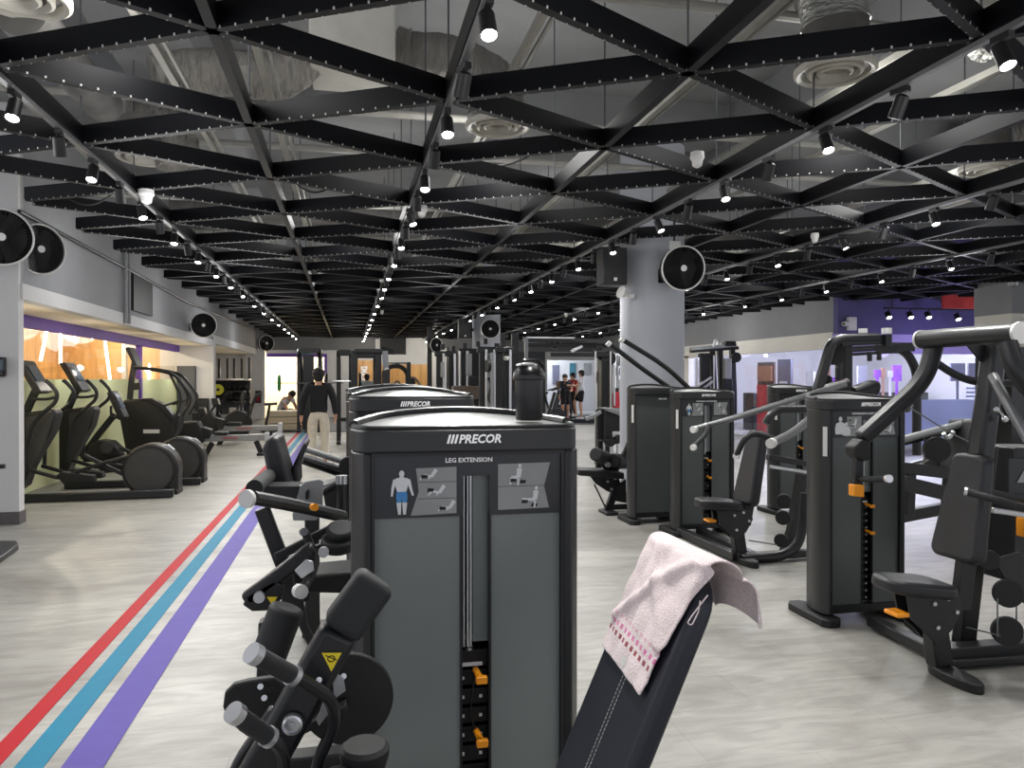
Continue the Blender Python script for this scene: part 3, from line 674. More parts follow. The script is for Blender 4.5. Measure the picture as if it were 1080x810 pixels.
def firebox(u0, u1, v0, v1, Y, lab):
    p = at((u0+u1)/2, (v0+v1)/2, Y); w = at(u1,v0,Y).x - at(u0,v0,Y).x; h = at(u0,v0,Y).z - at(u0,v1,Y).z
    t = thing('fire_cabinet', lab, 'fire cabinet', p); part(MB().box(p, (w,.16,h)), 'frame', M['tv_black'], t, bev=.01)
    part(MB().box(p + V((0,-.083,0)), (w*.8,.01,h*.86)), 'door', M['placard'], t); e = p + V((0,-.1,-h*.12))
    part(MB().cyl(e - V((0,0,h*.22)), e + V((0,0,h*.16)), w*.2, n=12), 'extinguisher', M['red_tape'], t)
firebox(208, 220.5, 420, 446, 20.35, 'dark fire cabinet on the white pier beyond the stepper machine'); firebox(269.5, 275.5, 412, 425, 30.2, 'dark fire cabinet on the last left column')
p = at(196, 413, 20.3); solo(MB().bx(p.x-.2, p.x+.22, 20.25, 20.44, 0, at(196,386,20.3).z), 'grey_cabinet', M['wall_dark'], 'tall narrow grey cabinet standing against the white pier', 'cabinet', (p.x, 20.35, 0), bev=.01)
p = at(-1, 387, 8.78); t = thing('wall_phone', 'dark wall phone on the white fin at the left edge', 'phone', p); part(MB().box(p, (.12,.07,.2)), 'body', M['tv_black'], t, bev=.012); part(MB().box(p + V((.02,-.04,.02)), (.06,.02,.1)), 'screen', M['screen'], t)
# bench foot at left edge
p = fl(4, 583); t = thing('machine_footplate', 'black footplate of a machine cut by the left edge of the photo', 'machine foot', p)
fp = MB(); fp.slab([fl(-40,588,.03), fl(-2,592,.03), fl(19,577,.03), fl(17,573,.03), fl(-30,574,.03)], (0,0,1), .05); part(fp, 'plate', M['frame_black'], t, bev=.01)
g = at(2, 492, p.y); part(MB().bar([fl(-6,583,.05), fl(-6,583,.05) + V((-.25,.0,.3)), V((g.x-.35, p.y, g.z)), V((g.x-.12, p.y, g.z))], .06, .05, up=(0,1,0), fil=.08), 'upright', M['frame_black'], t, bev=.01); part(MB().cyl(g + V((-.2,0,0)), g + V((.02,0,0)), .02, n=12), 'grip', M['foam'], t)
# cameras and exit signs
for k, (u, v, Y) in enumerate(((831,354,22.5), (887.5,342,YW-.06), (1068,297,10.9), (898,341.5,YW-.05))):
    p = at(u, v, Y); w = .2
    if k == 1:
        t = thing('security_camera', 'white bullet camera on the purple wall corner', 'camera', p); part(MB().cyl(p + V((-.02,-.1,0)), p + V((.16,0,.02)), .05, n=12), 'body', M['cap_white'], t); part(MB().cyl(p + V((-.025,-.105,0)), p + V((-.02,-.1,0)), .035, n=12), 'eye', M['tv_black'], t)
    elif k == 2:
        t = thing('security_camera', 'white dome camera on the right pillar', 'camera', p); part(MB().lathe([(.1,.1),(.11,.04),(.11,0)], p, (0,0,1), 20), 'base', M['cap_white'], t); part(MB().lathe([(.085,0),(.07,-.07),(.03,-.1),(0,-.105)], p, (0,0,1), 20), 'dome', M['silver_top'], t)
    else:
        s = MB(); s.box(p, (.05 if k == 0 else .2, .28 if k == 0 else .08, .28)); solo(s, 'wall_box', M['cap_white'], ['white alarm box on the right wall above the shop window', '', '', 'white alarm box on the purple wall beside the camera'][k], 'alarm box', p, bev=.01)
p = at(320, 371, YB-.05); solo(MB().box(p, (.5,.05,.16)), 'exit_sign', M['green_plate'], 'small green sign on the back wall above the man in black', 'sign', p)
p0, p1 = at(401, 351, YB-.1), at(428, 374, YB-.1); t = thing('wall_television', 'black television on the back wall above the timber panel', 'television', (p0+p1)/2)
part(MB().box((p0+p1)/2, (p1.x-p0.x, .08, p0.z-p1.z)), 'casing', M['tv_black'], t, bev=.01); part(MB().box((p0+p1)/2 + V((0,-.045,0)), ((p1.x-p0.x)*.94, .01, (p0.z-p1.z)*.9)), 'screen', M['slot_dark'], t)
# ================================================================= WEIGHT MACHINES
EX, EY, EZ = V((1,0,0)), V((0,1,0)), V((0,0,1))
def pad(root, name, o, a, b, w, l, t, w2=None, cr=.05, m='vinyl', bev=.018, label=None, stitch=False):
    """upholstered pad: o = centre of the front face's lower edge, a = width direction, b = length direction"""
    o, a, b = V(o), V(a).normalized(), V(b).normalized(); w2 = w2 or w; n = a.cross(b).normalized()
    P = []
    def corner(cx, cy, a0):
        for k in range(6):
            g = a0 + PI/2*k/5; P.append((cx + cr*math.cos(g), cy + cr*math.sin(g)))
    corner(-w/2+cr, cr, PI); corner(w/2-cr, cr, 1.5*PI); corner(w2/2-cr, l-cr, 0); corner(-w2/2+cr, l-cr, PI/2)
    mb = MB(); mb.prism(P, o, a, b, t, -t/2)
    p = part(mb, name, M[m], root, label=label, bev=bev)
    p.modifiers['bevel'].segments = 4
    return p
def figure(mb, c, a, b, n, h, kind):
    """flat mannequin pictogram of height h"""
    cnt = [0]
    def poly(pts): cnt[0] += 1; mb.prism([(x*h, y*h) for x, y in pts], c, a, b, .001, .00012*cnt[0])
    def disc(x, y, rx, ry): poly([(x + rx*math.cos(2*PI*k/14), y + ry*math.sin(2*PI*k/14)) for k in range(14)])
    def limb(p, q, w0, w1):
        d = V((q[0]-p[0], q[1]-p[1])); d.normalize(); e = (-d.y, d.x)
        poly([(p[0]+e[0]*w0, p[1]+e[1]*w0), (p[0]-e[0]*w0, p[1]-e[1]*w0), (q[0]-e[0]*w1, q[1]-e[1]*w1), (q[0]+e[0]*w1, q[1]+e[1]*w1)])
    if kind == 'stand':
        mb.cm = 0; disc(0, .93, .06, .075); limb((0,.88), (0,.8), .04, .05)
        poly([(-.15,.82),(-.16,.74),(-.1,.52),(.1,.52),(.16,.74),(.15,.82),(.05,.85),(-.05,.85)])
        limb((-.15,.8), (-.2,.6), .04, .032); limb((-.2,.6), (-.22,.43), .03, .022); limb((.15,.8), (.2,.6), .04, .032); limb((.2,.6), (.25,.44), .03, .022)
        mb.cm = 1; poly([(-.11,.53),(.11,.53),(.13,.42),(.11,.28),(.01,.3),(0,.4),(-.01,.3),(-.11,.28),(-.13,.42)])
        mb.cm = 0; limb((-.065,.29), (-.05,.02), .055, .03); limb((.065,.29), (.06,.02), .055, .03)
    elif kind == 'bust':
        mb.cm = 0; disc(0, .84, .1, .13); poly([(-.24,.62),(-.3,.4),(-.28,.1),(.28,.1),(.3,.4),(.24,.62),(.08,.7),(-.08,.7)])
    else:
        mb.cm = 0
        lean = {'sit': 0, 'sit_out': 0, 'lie': 1}[kind]
        if lean:
            limb((.5,.75), (.2,.3), .12, .1); limb((.2,.3), (-.25,.42), .09, .06); limb((-.25,.42), (-.5,.15), .06, .04); limb((.4,.55), (.0,.15), .04, .03)
        else:
            disc(.12, .92, .08, .1); limb((.1,.8), (.05,.36), .13, .1); limb((.05,.36), (-.3,.38), .09, .06)
            limb((-.3,.38), (-.36,.02) if kind == 'sit' else (-.6,.42), .06, .04); limb((.08,.74), (-.05,.42), .045, .03)
            limb((.06,.3), (.02,-.02), .05, .04)
def smooth(P, n=3):
    R = []; k = len(P)
    for i in range(k):
        p0, p1, p2, p3 = (V((*P[(i+j) % k], 0)) for j in (-1, 0, 1, 2))
        for j in range(n):
            t = j/n; v = (p1*2 + (p2-p0)*t + (p0*2 - p1*5 + p2*4 - p3)*t*t + (p1*3 - p0 - p2*3 + p3)*t**3)*.5; R.append((v.x, v.y))
    return R
def tower(root, O, title=None, big=False, zs=1.0, figs='stand', logo=True, plain=False, w=.58, side_strip=True, nplates=12, arch=.034, capm='silver_top'):
    O = V(O)
    def q(x, y, z): return O + V((x, y, z*zs))
    S = w/.58; H = 1.372
    for s in (-1, 1):
        mb = MB(); mb.prism([(s*x*S, y) for x, y in ((.243,.012),(.262,.0),(.29,.05),(.292,.14),(.262,.24),(.205,.33),(.195,.32),(.24,.22),(.268,.14),(.243,.05))], q(0,0,.06), EX, EY, (H-.06-.06)*zs, (H-.06-.06)*zs/2)
        part(mb, 'side_shell', M['shell'], root, bev=.004)
        f = MB(); f.prism([(s*x*S, y) for x, y in ((.2,-.02),(.23,-.06),(.3,-.06),(.33,-.02),(.33,.34),(.3,.38),(.23,.38),(.2,.34))], q(0,0,0), EX, EY, .05, .025); part(f, 'base_foot', M['rubber'], root, bev=.008)
        if side_strip and s < 0:
            st = MB(); d = V((-.028*S, .05, 0)).normalized(); nrm = V((d.y*-1, d.x, 0)); 
            c = q(-.277*S, .024, 1.12) + V((-.004,-.003,0)); st.prism([(-.014,-.09*zs),(.014,-.09*zs),(.014,.09*zs),(-.014,.09*zs)], c, -d, EZ, .003); part(st, 'reflector_strip', M['cap_white'], root)
    mb = MB(); mb.prism([(x*S, y) for x, y in ((-.2,.31),(.2,.31),(.2,.335),(-.2,.335))], q(0,0,.06), EX, EY, 1.25*zs, .625*zs); part(mb, 'back_panel', M['shell_dark'], root)
    # header
    OUT = [(-.292,.13),(-.288,.06),(-.262,.0),(-.2,-.014),(0,-.022),(.2,-.014),(.262,.0),(.288,.06),(.292,.13),(.262,.24),(.2,.33),(.08,.355),(-.08,.355),(-.2,.33),(-.262,.24)]
    OUT = smooth(OUT)
    mb = MB(); mb.prism([(x*S, y) for x, y in OUT], q(0,0,1.312), EX, EY, .06*zs, .03*zs); hd = part(mb, 'header', M['shell'], root, bev=.006)
    # sloping lens-shaped cap
    ring = [(x*S*.97, .17 + (y-.17)*.95) for x, y in OUT]
    tp = [q(x, y, 1.374 + arch*max(0, (y-.0)/.35)*(1-(x/(.3*S))**2)) for x, y in ring]
    vs = tp + [p - V((0,0,.012)) for p in tp]; k = len(ring); mb = MB()
    cpt = sum(tp, V((0,0,0)))/k + V((0,0,.004)); vs2 = vs + [cpt]
    mb.add(vs2, [(i, (i+1)%k, 2*k) for i in range(k)] + [(i+k, (i+1)%k+k, (i+1)%k, i) for i in range(k)])
    cp = part(mb, 'top_cap', M[capm], root, label='pale silver sloping cap' if capm == 'silver_top' else None)
    rim = MB(); rim.tube([p + V((0,0,.004)) for p in (tp[26:] + tp[:2])] , .013, 8); rim.tube([p + V((0,0,.004)) for p in tp[24:27]], .013, 8); rim.tube([p for p in tp[:25]], .008, 8); part(rim, 'cap_rim', M['shell_dark'], cp)
    # front
    if plain:
        mb = MB(); mb.prism([(-.244*S,.07*zs),(.244*S,.07*zs),(.244*S,1.31*zs),(-.244*S,1.31*zs)], q(0,.03,0), EX, EZ, .008); part(mb, 'front_panel', M['acrylic_dark'], root)
        if logo: text('PRECOR', 'logo', q(.05*S, .024, 1.27), EX, EZ, .09*S, .016, M['letter_white'], root, .02, .25)
        mb = MB(); mb.box(q(0,.03,.085), (.49*S,.03,.05)); part(mb, 'bottom_bar', M['frame_black'], root); return
    sl, sr = -.018*S, .05*S
    for x0, x1 in ((-.244*S, sl), (sr, .244*S)):
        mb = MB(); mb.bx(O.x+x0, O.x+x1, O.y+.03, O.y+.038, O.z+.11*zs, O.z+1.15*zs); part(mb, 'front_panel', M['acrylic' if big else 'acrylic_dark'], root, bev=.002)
        mb = MB(); e = .006; mb.bx(O.x+(x1-e if x1 == sl else x0-e*0), O.x+(x1 if x1 == sl else x0+e), O.y+.024, O.y+.04, O.z+.11*zs, O.z+1.15*zs); part(mb, 'panel_edge', M['shell_dark'], root)
    pl = MB(); yy = O.y+.018
    for x0, x1, z0, z1 in ((-.236*S,.236*S,1.247,1.308), (-.236*S,sl,1.142,1.247), (sr,.236*S,1.142,1.247)): pl.bx(O.x+x0, O.x+x1, yy, yy+.012, O.z+z0*zs, O.z+z1*zs)
    pc = part(pl, 'instruction_placard', M['placard'], root)
    fr = MB(); fr.bx(O.x-.244*S, O.x+.244*S, O.y+.006, O.y+.03, O.z+1.302*zs, O.z+1.312*zs); fr.bx(O.x-.244*S, O.x-.236*S, O.y+.01, O.y+.04, O.z+.1*zs, O.z+1.31*zs); fr.bx(O.x+.236*S, O.x+.244*S, O.y+.01, O.y+.04, O.z+.1*zs, O.z+1.31*zs); part(fr, 'panel_frame', M['shell_dark'], root)
    pg = MB(); f_ = O.y + .0165
    def P2(x, z): return V((O.x + x*S, f_, O.z + z*zs))
    pg.slab([P2(-.148,1.148), P2(-.034,1.151), P2(-.034,1.272), P2(-.135,1.27), P2(-.128,1.21)], EY, .001)
    part(pg, 'diagram_panel', M['picture_grey'], pc); pg = MB()
    pg.slab([P2(.072,1.155), P2(.205,1.157), P2(.192,1.215), P2(.208,1.278), P2(.072,1.276)], EY, .001)
    part(pg, 'diagram_panel', M['picture_grey'], pc)
    ln = MB()
    for z in (1.19, 1.233): ln.bx(O.x-.13*S, O.x-.034*S, f_-.0012, f_, O.z+z*zs, O.z+(z+.0012)*zs)
    ln.bx(O.x+.072*S, O.x+.195*S, f_-.0012, f_, O.z+1.216*zs, O.z+1.2172*zs); part(ln, 'divider_line', M['slot_dark'], pc)
    b_ = V((0, -.0018, 0))
    def one(p, h, kind):
        fg = MB(); figure(fg, p, EX, EZ, None, h, kind); part(fg, 'exercise_figure', [M['body_white'], M['body_blue']], pc)
    if figs == 'stand':
        one(P2(-.17,1.15) + b_, .115, 'stand')
        for x, z in ((-.105,1.235), (-.085,1.193), (-.06,1.152)): one(P2(x, z) + b_, .042, 'lie')
    else:
        one(P2(-.18,1.15) + b_, .125, 'bust'); one(P2(-.14,1.145) + b_*1.5, .095, 'bust'); one(P2(-.08,1.2) + b_, .06, 'sit')
    one(P2(.122,1.22) + b_, .055, 'sit'); one(P2(.165,1.16) + b_, .055, 'sit_out')
    for x, z in ((-.115,1.248), (-.1,1.213), (-.07,1.165), (.11,1.232), (.135,1.228), (.14,1.175), (.165,1.165)): part(MB().prism([(-.008,-.004),(.008,-.004),(.01,.004),(-.006,.005)], P2(x,z) + b_*1.3, EX, EZ, .001), 'machine_sketch', M['slot_dark'], pc)
    if title: text(title, 'title_lettering', P2(-.002 if title.startswith('LEG') else .0, 1.289) + V((0,-.0006,0)), EX, EZ, (.118 if title.startswith('LEG') else .2)*S, .012*zs, M['letter_white'], pc, .012)
    if logo:
        lx = .02*S; yl = -.0222
        lg = text('PRECOR', 'logo', q(lx+.0, yl, 1.347), EX, EZ, .106*S, .0235*zs, M['letter_white'], hd, .03, .22)
        sl_ = MB()
        for k in range(3):
            x = lx - .083*S + .0095*k; sl_.slab([q(x,yl,1.3355), q(x+.0055,yl,1.3355), q(x+.012,yl,1.3585), q(x+.0065,yl,1.3585)], EY, .002)
        part(sl_, 'logo_slashes', M['letter_white'], hd)
    # slot contents
    mb = MB(); mb.bx(O.x+.012*S, O.x+.06*S, O.y+.05, O.y+.055, O.z+.8*zs, O.z+1.245*zs); part(mb, 'slot_backing', M['slot_grey'], root)
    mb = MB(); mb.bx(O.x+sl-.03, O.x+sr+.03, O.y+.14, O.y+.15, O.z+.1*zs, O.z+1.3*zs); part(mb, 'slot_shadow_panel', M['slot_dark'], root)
    for x in (-.012, -.002, .006):
        mb = MB(); mb.cyl(q(x*S,.045,.79), q(x*S,.045,1.26), .0032, n=8); part(mb, 'guide_rod', M['silver'], root)
    ws = MB(); ws.bx(O.x-.1*S, O.x+.13*S, O.y+.06, O.y+.16, O.z+.73*zs, O.z+.775*zs); st = part(ws, 'weight_stack', M['plate_iron'], root)
    lr = MB(); lr.lathe([(.012,.773),(.012,.78),(.006,.782),(.006,.8),(.011,.802),(.011,.812),(.005,.814),(.005,.845),(0,.845)], q(.006,.07,0), EZ, 14); part(lr, 'lift_bolt', M['silver'], st, label='silver lift bolt')
    tg = MB(); tg.bx(O.x-.014, O.x+.04, O.y+.057, O.y+.06, O.z+.732*zs, O.z+.742*zs); part(tg, 'top_plate_tag', M['cap_white'], st)
    for k in range(nplates):
        h = (.73-.12)/nplates; z = .12 + h*k; mb = MB(); mb.bx(O.x-.1*S, O.x+.13*S, O.y+.06, O.y+.16, O.z+(z)*zs, O.z+(z+h*.84)*zs); part(mb, 'weight_plate', M['plate_iron'], st, bev=.003)
    nb = MB()
    for k in range(nplates):
        z = .12 + (.73-.12)/nplates*(k+.42)
        for x in (-.012, .034): nb.bx(O.x+x*S-.004, O.x+x*S+.004, O.y+.057, O.y+.0605, O.z+(z-.004)*zs, O.z+(z+.004)*zs)
    part(nb, 'weight_numbers', M['cap_white'], st)
    for x, z in ((.02,.725), (.022,.56)):
        mb = MB(); mb.cyl(q(x,.055,z), q(x+.006,.0,z-.006), .0085, n=12); mb.box(q(x+.007,-.006,z-.007), (.03,.018,.02)); part(mb, 'selector_pin', M['amber'], st, label='amber selector pin', bev=.003)
    cb = MB(); cb.tube([q(.02,.045,.72), q(.008,.04,.66), q(.006,.045,.6), q(.02,.045,.565)], .0022, 6, fil=.03); part(cb, 'pin_lanyard', M['slot_dark'], st)
    mb = MB(); mb.bx(O.x-.244*S, O.x+.244*S, O.y+.02, O.y+.06, O.z+.06, O.z+.11*zs); part(mb, 'bottom_bar', M['frame_black'], root, bev=.003)

# ---------------------------------------------------------------- leg extension (nearest machine)
T1 = V((.312, 1.975, 0))
m1 = thing('leg_extension_machine', 'nearest black leg extension machine, its weight tower lettered and a towel on its back pad', 'weight machine', T1, 'selectorised weight machines')
tower(m1, T1, 'LEG EXTENSION', True, w=.605, side_strip=False, arch=.028)
pb = V((.406, 1.454, .60)); bdir = V((.443, 0, 1)).normalized()
BPL = .585
bp = pad(m1, 'back_pad', pb, (0,-1,0), bdir, .292, BPL, .045, cr=.075, m='vinyl_blue', bev=.013)
nrm = V((0,-1,0)).cross(bdir).normalized()          # points away from user? fixed below
st = MB()
for off in (-.007, .007):
    for k in range(60):
        p = pb + bdir*(.03 + (BPL-.06)*k/60) + V((0, off, 0))
        for sgn in (1,):
            st.cyl(p + nrm*.0012, p + bdir*.006 + nrm*.0012, .0011, n=5)
part(st, 'stitching', M['stitch'], bp, label='double row of pale stitching')
bk = MB(); bk.bar([pb - nrm*.08 + bdir*.1, pb - nrm*.08 + bdir*.5], .09, .03, up=nrm); bk.bar([pb - nrm*.08 + bdir*.12, pb + V((.1,0,-.35)), V((pb.x+.12,1.46,.06))], .08, .06, up=(0,1,0)); part(bk, 'back_support', M['frame_black'], m1, bev=.006)
pad(m1, 'seat', V((.4,1.46,.5)), (0,1,0), (-1,0,.08), .36, .5, .07, cr=.08, m='vinyl_blue')
fr = MB(); fr.bar([(-.15,1.46,.05), (.62,1.46,.05)], .09, .08); fr.bar([(.25,1.46,.06), (.2,1.46,.43)], .1, .08, up=(0,1,0)); fr.bar([(.25,1.46,.05), (.25,2.0,.05)], .08, .08); fr.bar([(-.12,1.46,.06), (-.12,1.5,.62)], .09, .07, up=(1,0,0)); part(fr, 'base_frame', M['frame_black'], m1, bev=.008)
# lever with foam grip, cam discs and side handles
Yl = 1.35
A0, A1, A2 = at(262,835,Yl), at(358,665,Yl), at(402,606,Yl)
dirL = (A2-A0).normalized()
lv = MB(); lv.bar([A0, A1 + dirL*.002], .066, .05, up=(0,1,0)); lever = part(lv, 'lever_arm', M['frame_black'], m1, bev=.012)
A1b = A1 + dirL*0; A2 = at(398,610,Yl)
fo = MB(); fo.bar([A1b, A2], .072, .058, up=(0,1,0)); part(fo, 'foam_grip', M['foam'], lever, bev=.015).modifiers['bevel'].segments = 4
sd = V((0,-1,0))
tr = MB(); c = at(348,697,Yl-.03); mx_ = dirL; my_ = mx_.cross(sd)
ty = [(at(339,689,Yl-.028)), (at(360,689,Yl-.028)), (at(349,709,Yl-.028))]; tr.slab(ty, (0,1,0), .002); part(tr, 'warning_label', M['yellow'], lever, label='yellow triangular warning label')
hz = MB(); c = at(349,695.5,Yl-.0295); hz.tube([c + V((math.cos(g)*.006,0,math.sin(g)*.005)) for g in [2*PI*k/12 for k in range(13)]], .0009, 5); hz.cyl(at(343,692,Yl-.0295), at(355,697,Yl-.0295), .0009, n=5); part(hz, 'warning_symbol', M['slot_dark'], lever)
hb = MB(); c = at(308,763,Yl-.03); hb.lathe([(.0165,0),(.0165,.012),(.013,.014),(.012,.010),(.006,.010),(.005,.013),(0,.013)], c, (0,-1,0), 24); part(hb, 'pivot_cap', M['silver'], lever, label='silver pivot cap')
hb = MB(); c = at(308,763,Yl-.025); hb.lathe([(.02,0),(.02,.006)], c, (0,-1,0), 24); part(hb, 'pivot_collar', M['rubber'], lever)
for u, v in ((329,724), (336,718)):
    sb = MB(); sb.cyl(at(u,v,Yl-.02), at(u,v,Yl-.034), .005, n=8); part(sb, 'screw', M['silver'], lever)
cam = MB(); c = at(366,737,1.52); cam.cyl(c + V((0,.008,0)), c - V((0,.008,0)), .088, n=48); cam.bar([c, at(300,770,1.52)], .015, .1, up=(0,1,0)); part(cam, 'cam_disc', M['rubber'], m1, bev=.003)
cam = MB(); cam.slab(ats([(235,745),(237,730),(246,721),(262,717),(290,713),(300,720),(302,760),(292,790),(272,784),(252,770),(240,757)], 1.5), (0,1,0), .02); part(cam, 'cam_plate', M['rubber'], m1, bev=.004)
for u, v in ((274,725), (278,737), (362,714), (357,725)):
    sb = MB(); sb.cyl(at(u,v,1.49), at(u,v,1.475), .0055, n=10); part(sb, 'screw', M['silver'], m1)
lk = MB(); lk.slab(ats([(340,742),(347,738),(347,752),(336,766),(333,760)], 1.44), (0,1,0), .004); lk.slab(ats([(350,708),(362,716),(364,729),(352,738)], 1.47), (0,1,0), .004); lk.slab(ats([(294,780),(308,780),(304,795),(292,805)], 1.42), (0,1,0), .006); part(lk, 'steel_link', M['silver'], m1)
for pts, k in (([(268,691),(308,713)], 0), ([(248,754),(282,778)], 1)):
    p, q_ = at(*pts[0], 1.22), at(*pts[1], 1.26)
    hg = MB(); hg.cyl(p, q_, .0145, n=16); h_ = part(hg, 'handle', M['foam'], m1)
    d = (p-q_).normalized(); part(MB().cyl(p + d*.008, p - d*.006, .0165, n=18), 'end_cap', M['silver'], h_, label='silver end cap'); part(MB().cyl(q_ + d*.004, q_ - d*.006, .0165, n=18), 'collar', M['silver'], h_)
    r_ = MB()
    if k == 0: r_.tube([q_, at(325,722,1.28), at(350,738,1.3), at(353,765,1.32), at(336,800,1.33), at(330,830,1.34)], .0105, 10, fil=.03)
    else: r_.tube([q_, at(296,790,1.27), at(300,812,1.28), at(296,840,1.3)], .0105, 10, fil=.02)
    part(r_, 'handle_rod', M['frame_black'], h_)
kn = MB(); c = at(384,797,1.33); kn.lathe([(.036,-.02),(.042,0),(.042,.012),(.035,.018),(0,.018)], c, (0,-.05,1), 24); part(kn, 'adjuster_knob', M['rubber'], m1)
tp_ = MB(); c = at(362,856,1.25); tp_.lathe([(.0,.03),(.06,.03),(.075,.02),(.08,0),(.075,-.03),(0,-.03)], c, (0,-.3,.95), 28); part(tp_, 'thigh_pad', M['vinyl'], m1)
bl = MB()
for k in range(4): bl.cyl(at(272+5*k,796+4*(k%2),1.36), at(272+5*k,806+4*(k%2),1.36), .004, n=8)
part(bl, 'adjuster_holes', M['slot_dark'], m1)
rd = MB(); rd.bar([at(292,750,1.4), at(258,800,1.4), at(245,825,1.4)], .03, .03); part(rd, 'link_bar', M['frame_black'], m1, bev=.006)

# towel over the back pad: its own thing
def towel():
    W0, nu, nv = .262, 36, 84; top = pb + bdir*(BPL+.010); tn = nrm
    mb = MB(); front, over, back = .262, .085, .115; tot = front + over + back
    sm = lambda x: x*x*(3-2*x)
    def fn(i, j):
        u, s = i, j*tot; x = u - .5; yc = 1.454 + .018
        # u=0 is the far (+Y) edge, u=1 the near (-Y) edge
        w = W0*(.93 + .12*min(1, s/front))
        tp_ = max(0, min(1, s/front)); y = yc - x*w - .030*max(0, .5-u)*2*tp_
        fold = .004*math.sin(u*15 + s*30) + .003*math.sin(u*8 - s*55)
        y -= max(0, u-.5)*2*.042*tp_**1.5; ov = max(0, 1.312 - y); wrap = -min(.05, ov*1.0); y += ov*.55
        if s < front:
            h = front - s; h *= 1 + .06*(u - .5)           # near corner hangs lower
            r = .010*math.exp(-((u*.26 - .02 - (s-.085)*1.15)/.018)**2)*(s > .07) + .011*math.exp(-((u*.26 - .235 + (s-.1)*.95)/.018)**2)*(s > .085)
            return V((0, y, 0)) + V((top.x, 0, top.z)) - bdir*(h - .008) + tn*(.005 + abs(fold)*.6 + r + wrap)
        if s < front + over:
            a = (s-front)/over*PI; puff = 1 + .25*max(0, u-.55)
            return V((top.x, y, top.z)) + tn*(.005 - .034*(1-math.cos(a))*puff) + bdir*(.008 + .020*math.sin(a)*puff) + tn*fold*.5
        e = (s-front-over)/back
        base = V((top.x, y, top.z)) - tn*.064 + bdir*.006
        k = sm(max(0, min(1, (u-.3)/.45)))                 # the near half flares out, the far half hangs along the pad
        flare = V((.026*math.sin(min(1, e*1.5)*PI/2)*k + .006, 0, -.078*(e**(1 + .9*k))))
        wave = V((.014*math.sin(u*15+.6)*e, .012*math.sin(u*12)*e*k, .010*math.sin(u*16 + 2.2)*e))
        return base + flare + wave + V((0, 0, .006*k*math.sin(e*PI)))
    mb.grid(fn, nu, nv)
    me = mesh(mb, 'towel', M['towel'], top, 70); uv = me.uv_layers.new(name='UV')
    for poly in me.polygons:
        for li in poly.loop_indices:
            k = me.loops[li].vertex_index; uv.data[li].uv = ((k//nv)/(nu-1), (k%nv)/(nv-1))
    o = bpy.data.objects.new('towel', me); COL.objects.link(o); o.location = top; WL[o.name] = top
    sm_ = o.modifiers.new('thickness', 'SOLIDIFY'); sm_.thickness = .004; sm_.offset = 1
    s2 = o.modifiers.new('smooth', 'SUBSURF'); s2.levels = 1; s2.render_levels = 1
    tag(o, 'pale pink terry towel with small red and pink squares over the nearest back pad', 'towel')
    th = MB(); th.tube([at(u_, v_, 1.29) for u_, v_ in ((747,628),(740,637),(730,650),(725,658),(730,660),(737,646),(739,634))], .0012, 6, fil=.006); part(th, 'hanging_loop', M['towel'], o)
    lb = MB(); a, b_, c_, d_ = fn(.5,.022), fn(.58,.022), fn(.58,.06), fn(.5,.06); lb.add([p + tn*.005 for p in (a,b_,c_,d_)], [(0,1,2,3)]); part(lb, 'care_label', M['cap_white'], o)
towel()
# shaker bottle on the cap
bz = at(558, 443.5, 2.11); bz.z = 1.385
t = thing('shaker_bottle', 'black shaker bottle standing on the nearest weight tower', 'bottle', bz)
part(MB().lathe([(0,0),(.036,0),(.038,.006),(.0395,.112),(.037,.114),(0,.114)], bz, (0,0,1), 32), 'body', M['bottle_black'], t)
ld = part(MB().lathe([(.036,.112),(.045,.113),(.046,.118),(.044,.134),(.037,.142),(.031,.152),(.02,.157),(0,.158)], bz, (0,0,1), 32), 'lid', M['bottle_black'], t)
part(MB().lathe([(.0315,.1515),(.03,.156),(.012,.1605),(0,.161)], bz + V((-.006,0,.002)), (0,0,1), 20), 'cap', M['silver'], ld, label='silver patch standing for the highlight on the lid')  # silver shell shaped as the highlight on the black lid's dome
lp = MB(); lp.tube([bz + V((-.03,0,.145)), bz + V((-.02,0,.168)), bz + V((.03,0,.168)), bz + V((.043,0,.15))], .004, 8, fil=.012); part(lp, 'carry_loop', M['bottle_black'], ld)

# ---------------------------------------------------------------- second machine (leg curl) behind the first
T2 = V((.297, 3.56, 0)); m2 = thing('leg_curl_machine', 'second black weight machine, right behind the leg extension, its curl arms at the left', 'weight machine', T2, 'selectorised weight machines')
tower(m2, T2, None, nplates=6, zs=1.03, side_strip=False)
Y2 = 3.0
def tubepx(root, name, pts, Y, r, m='frame_black', fil=.05, n=10, label=None): return part(MB().tube(ats(pts, Y) if not isinstance(Y, list) else [at(u, v, y) for (u, v), y in zip(pts, Y)], r, n, fil), name, M[m], root, label=label)
def barpx(root, name, pts, Y, w, h, m='frame_black', up=(0,1,0), fil=0, bev=.006): return part(MB().bar(ats(pts, Y) if not isinstance(Y, list) else [at(u, v, y) for (u, v), y in zip(pts, Y)], w, h, up, fil), name, M[m], root, bev=bev)
def platepx(root, name, pts, Y, t, m='frame_black', bev=.004, label=None): return part(MB().slab(ats(pts, Y), (0,1,0), t), name, M[m], root, bev=bev, label=label)
def discpx(root, name, u, v, Y, r, t, m='frame_black', ax=(0,1,0), n=24, bev=0, label=None):
    c = at(u, v, Y); ax = V(ax).normalized(); return part(MB().cyl(c - ax*t/2, c + ax*t/2, r, n=n), name, M[m], root, bev=bev, label=label)
platepx(m2, 'back_pad', [(281,470),(286,458),(295,457),(311,512),(306,530),(292,528)], 3.05, .3, 'vinyl', .02)
platepx(m2, 'thigh_pad', [(322,464),(326,466),(316,490),(317,509),(311,509),(309,492)], 3.2, .26, 'vinyl', .012)
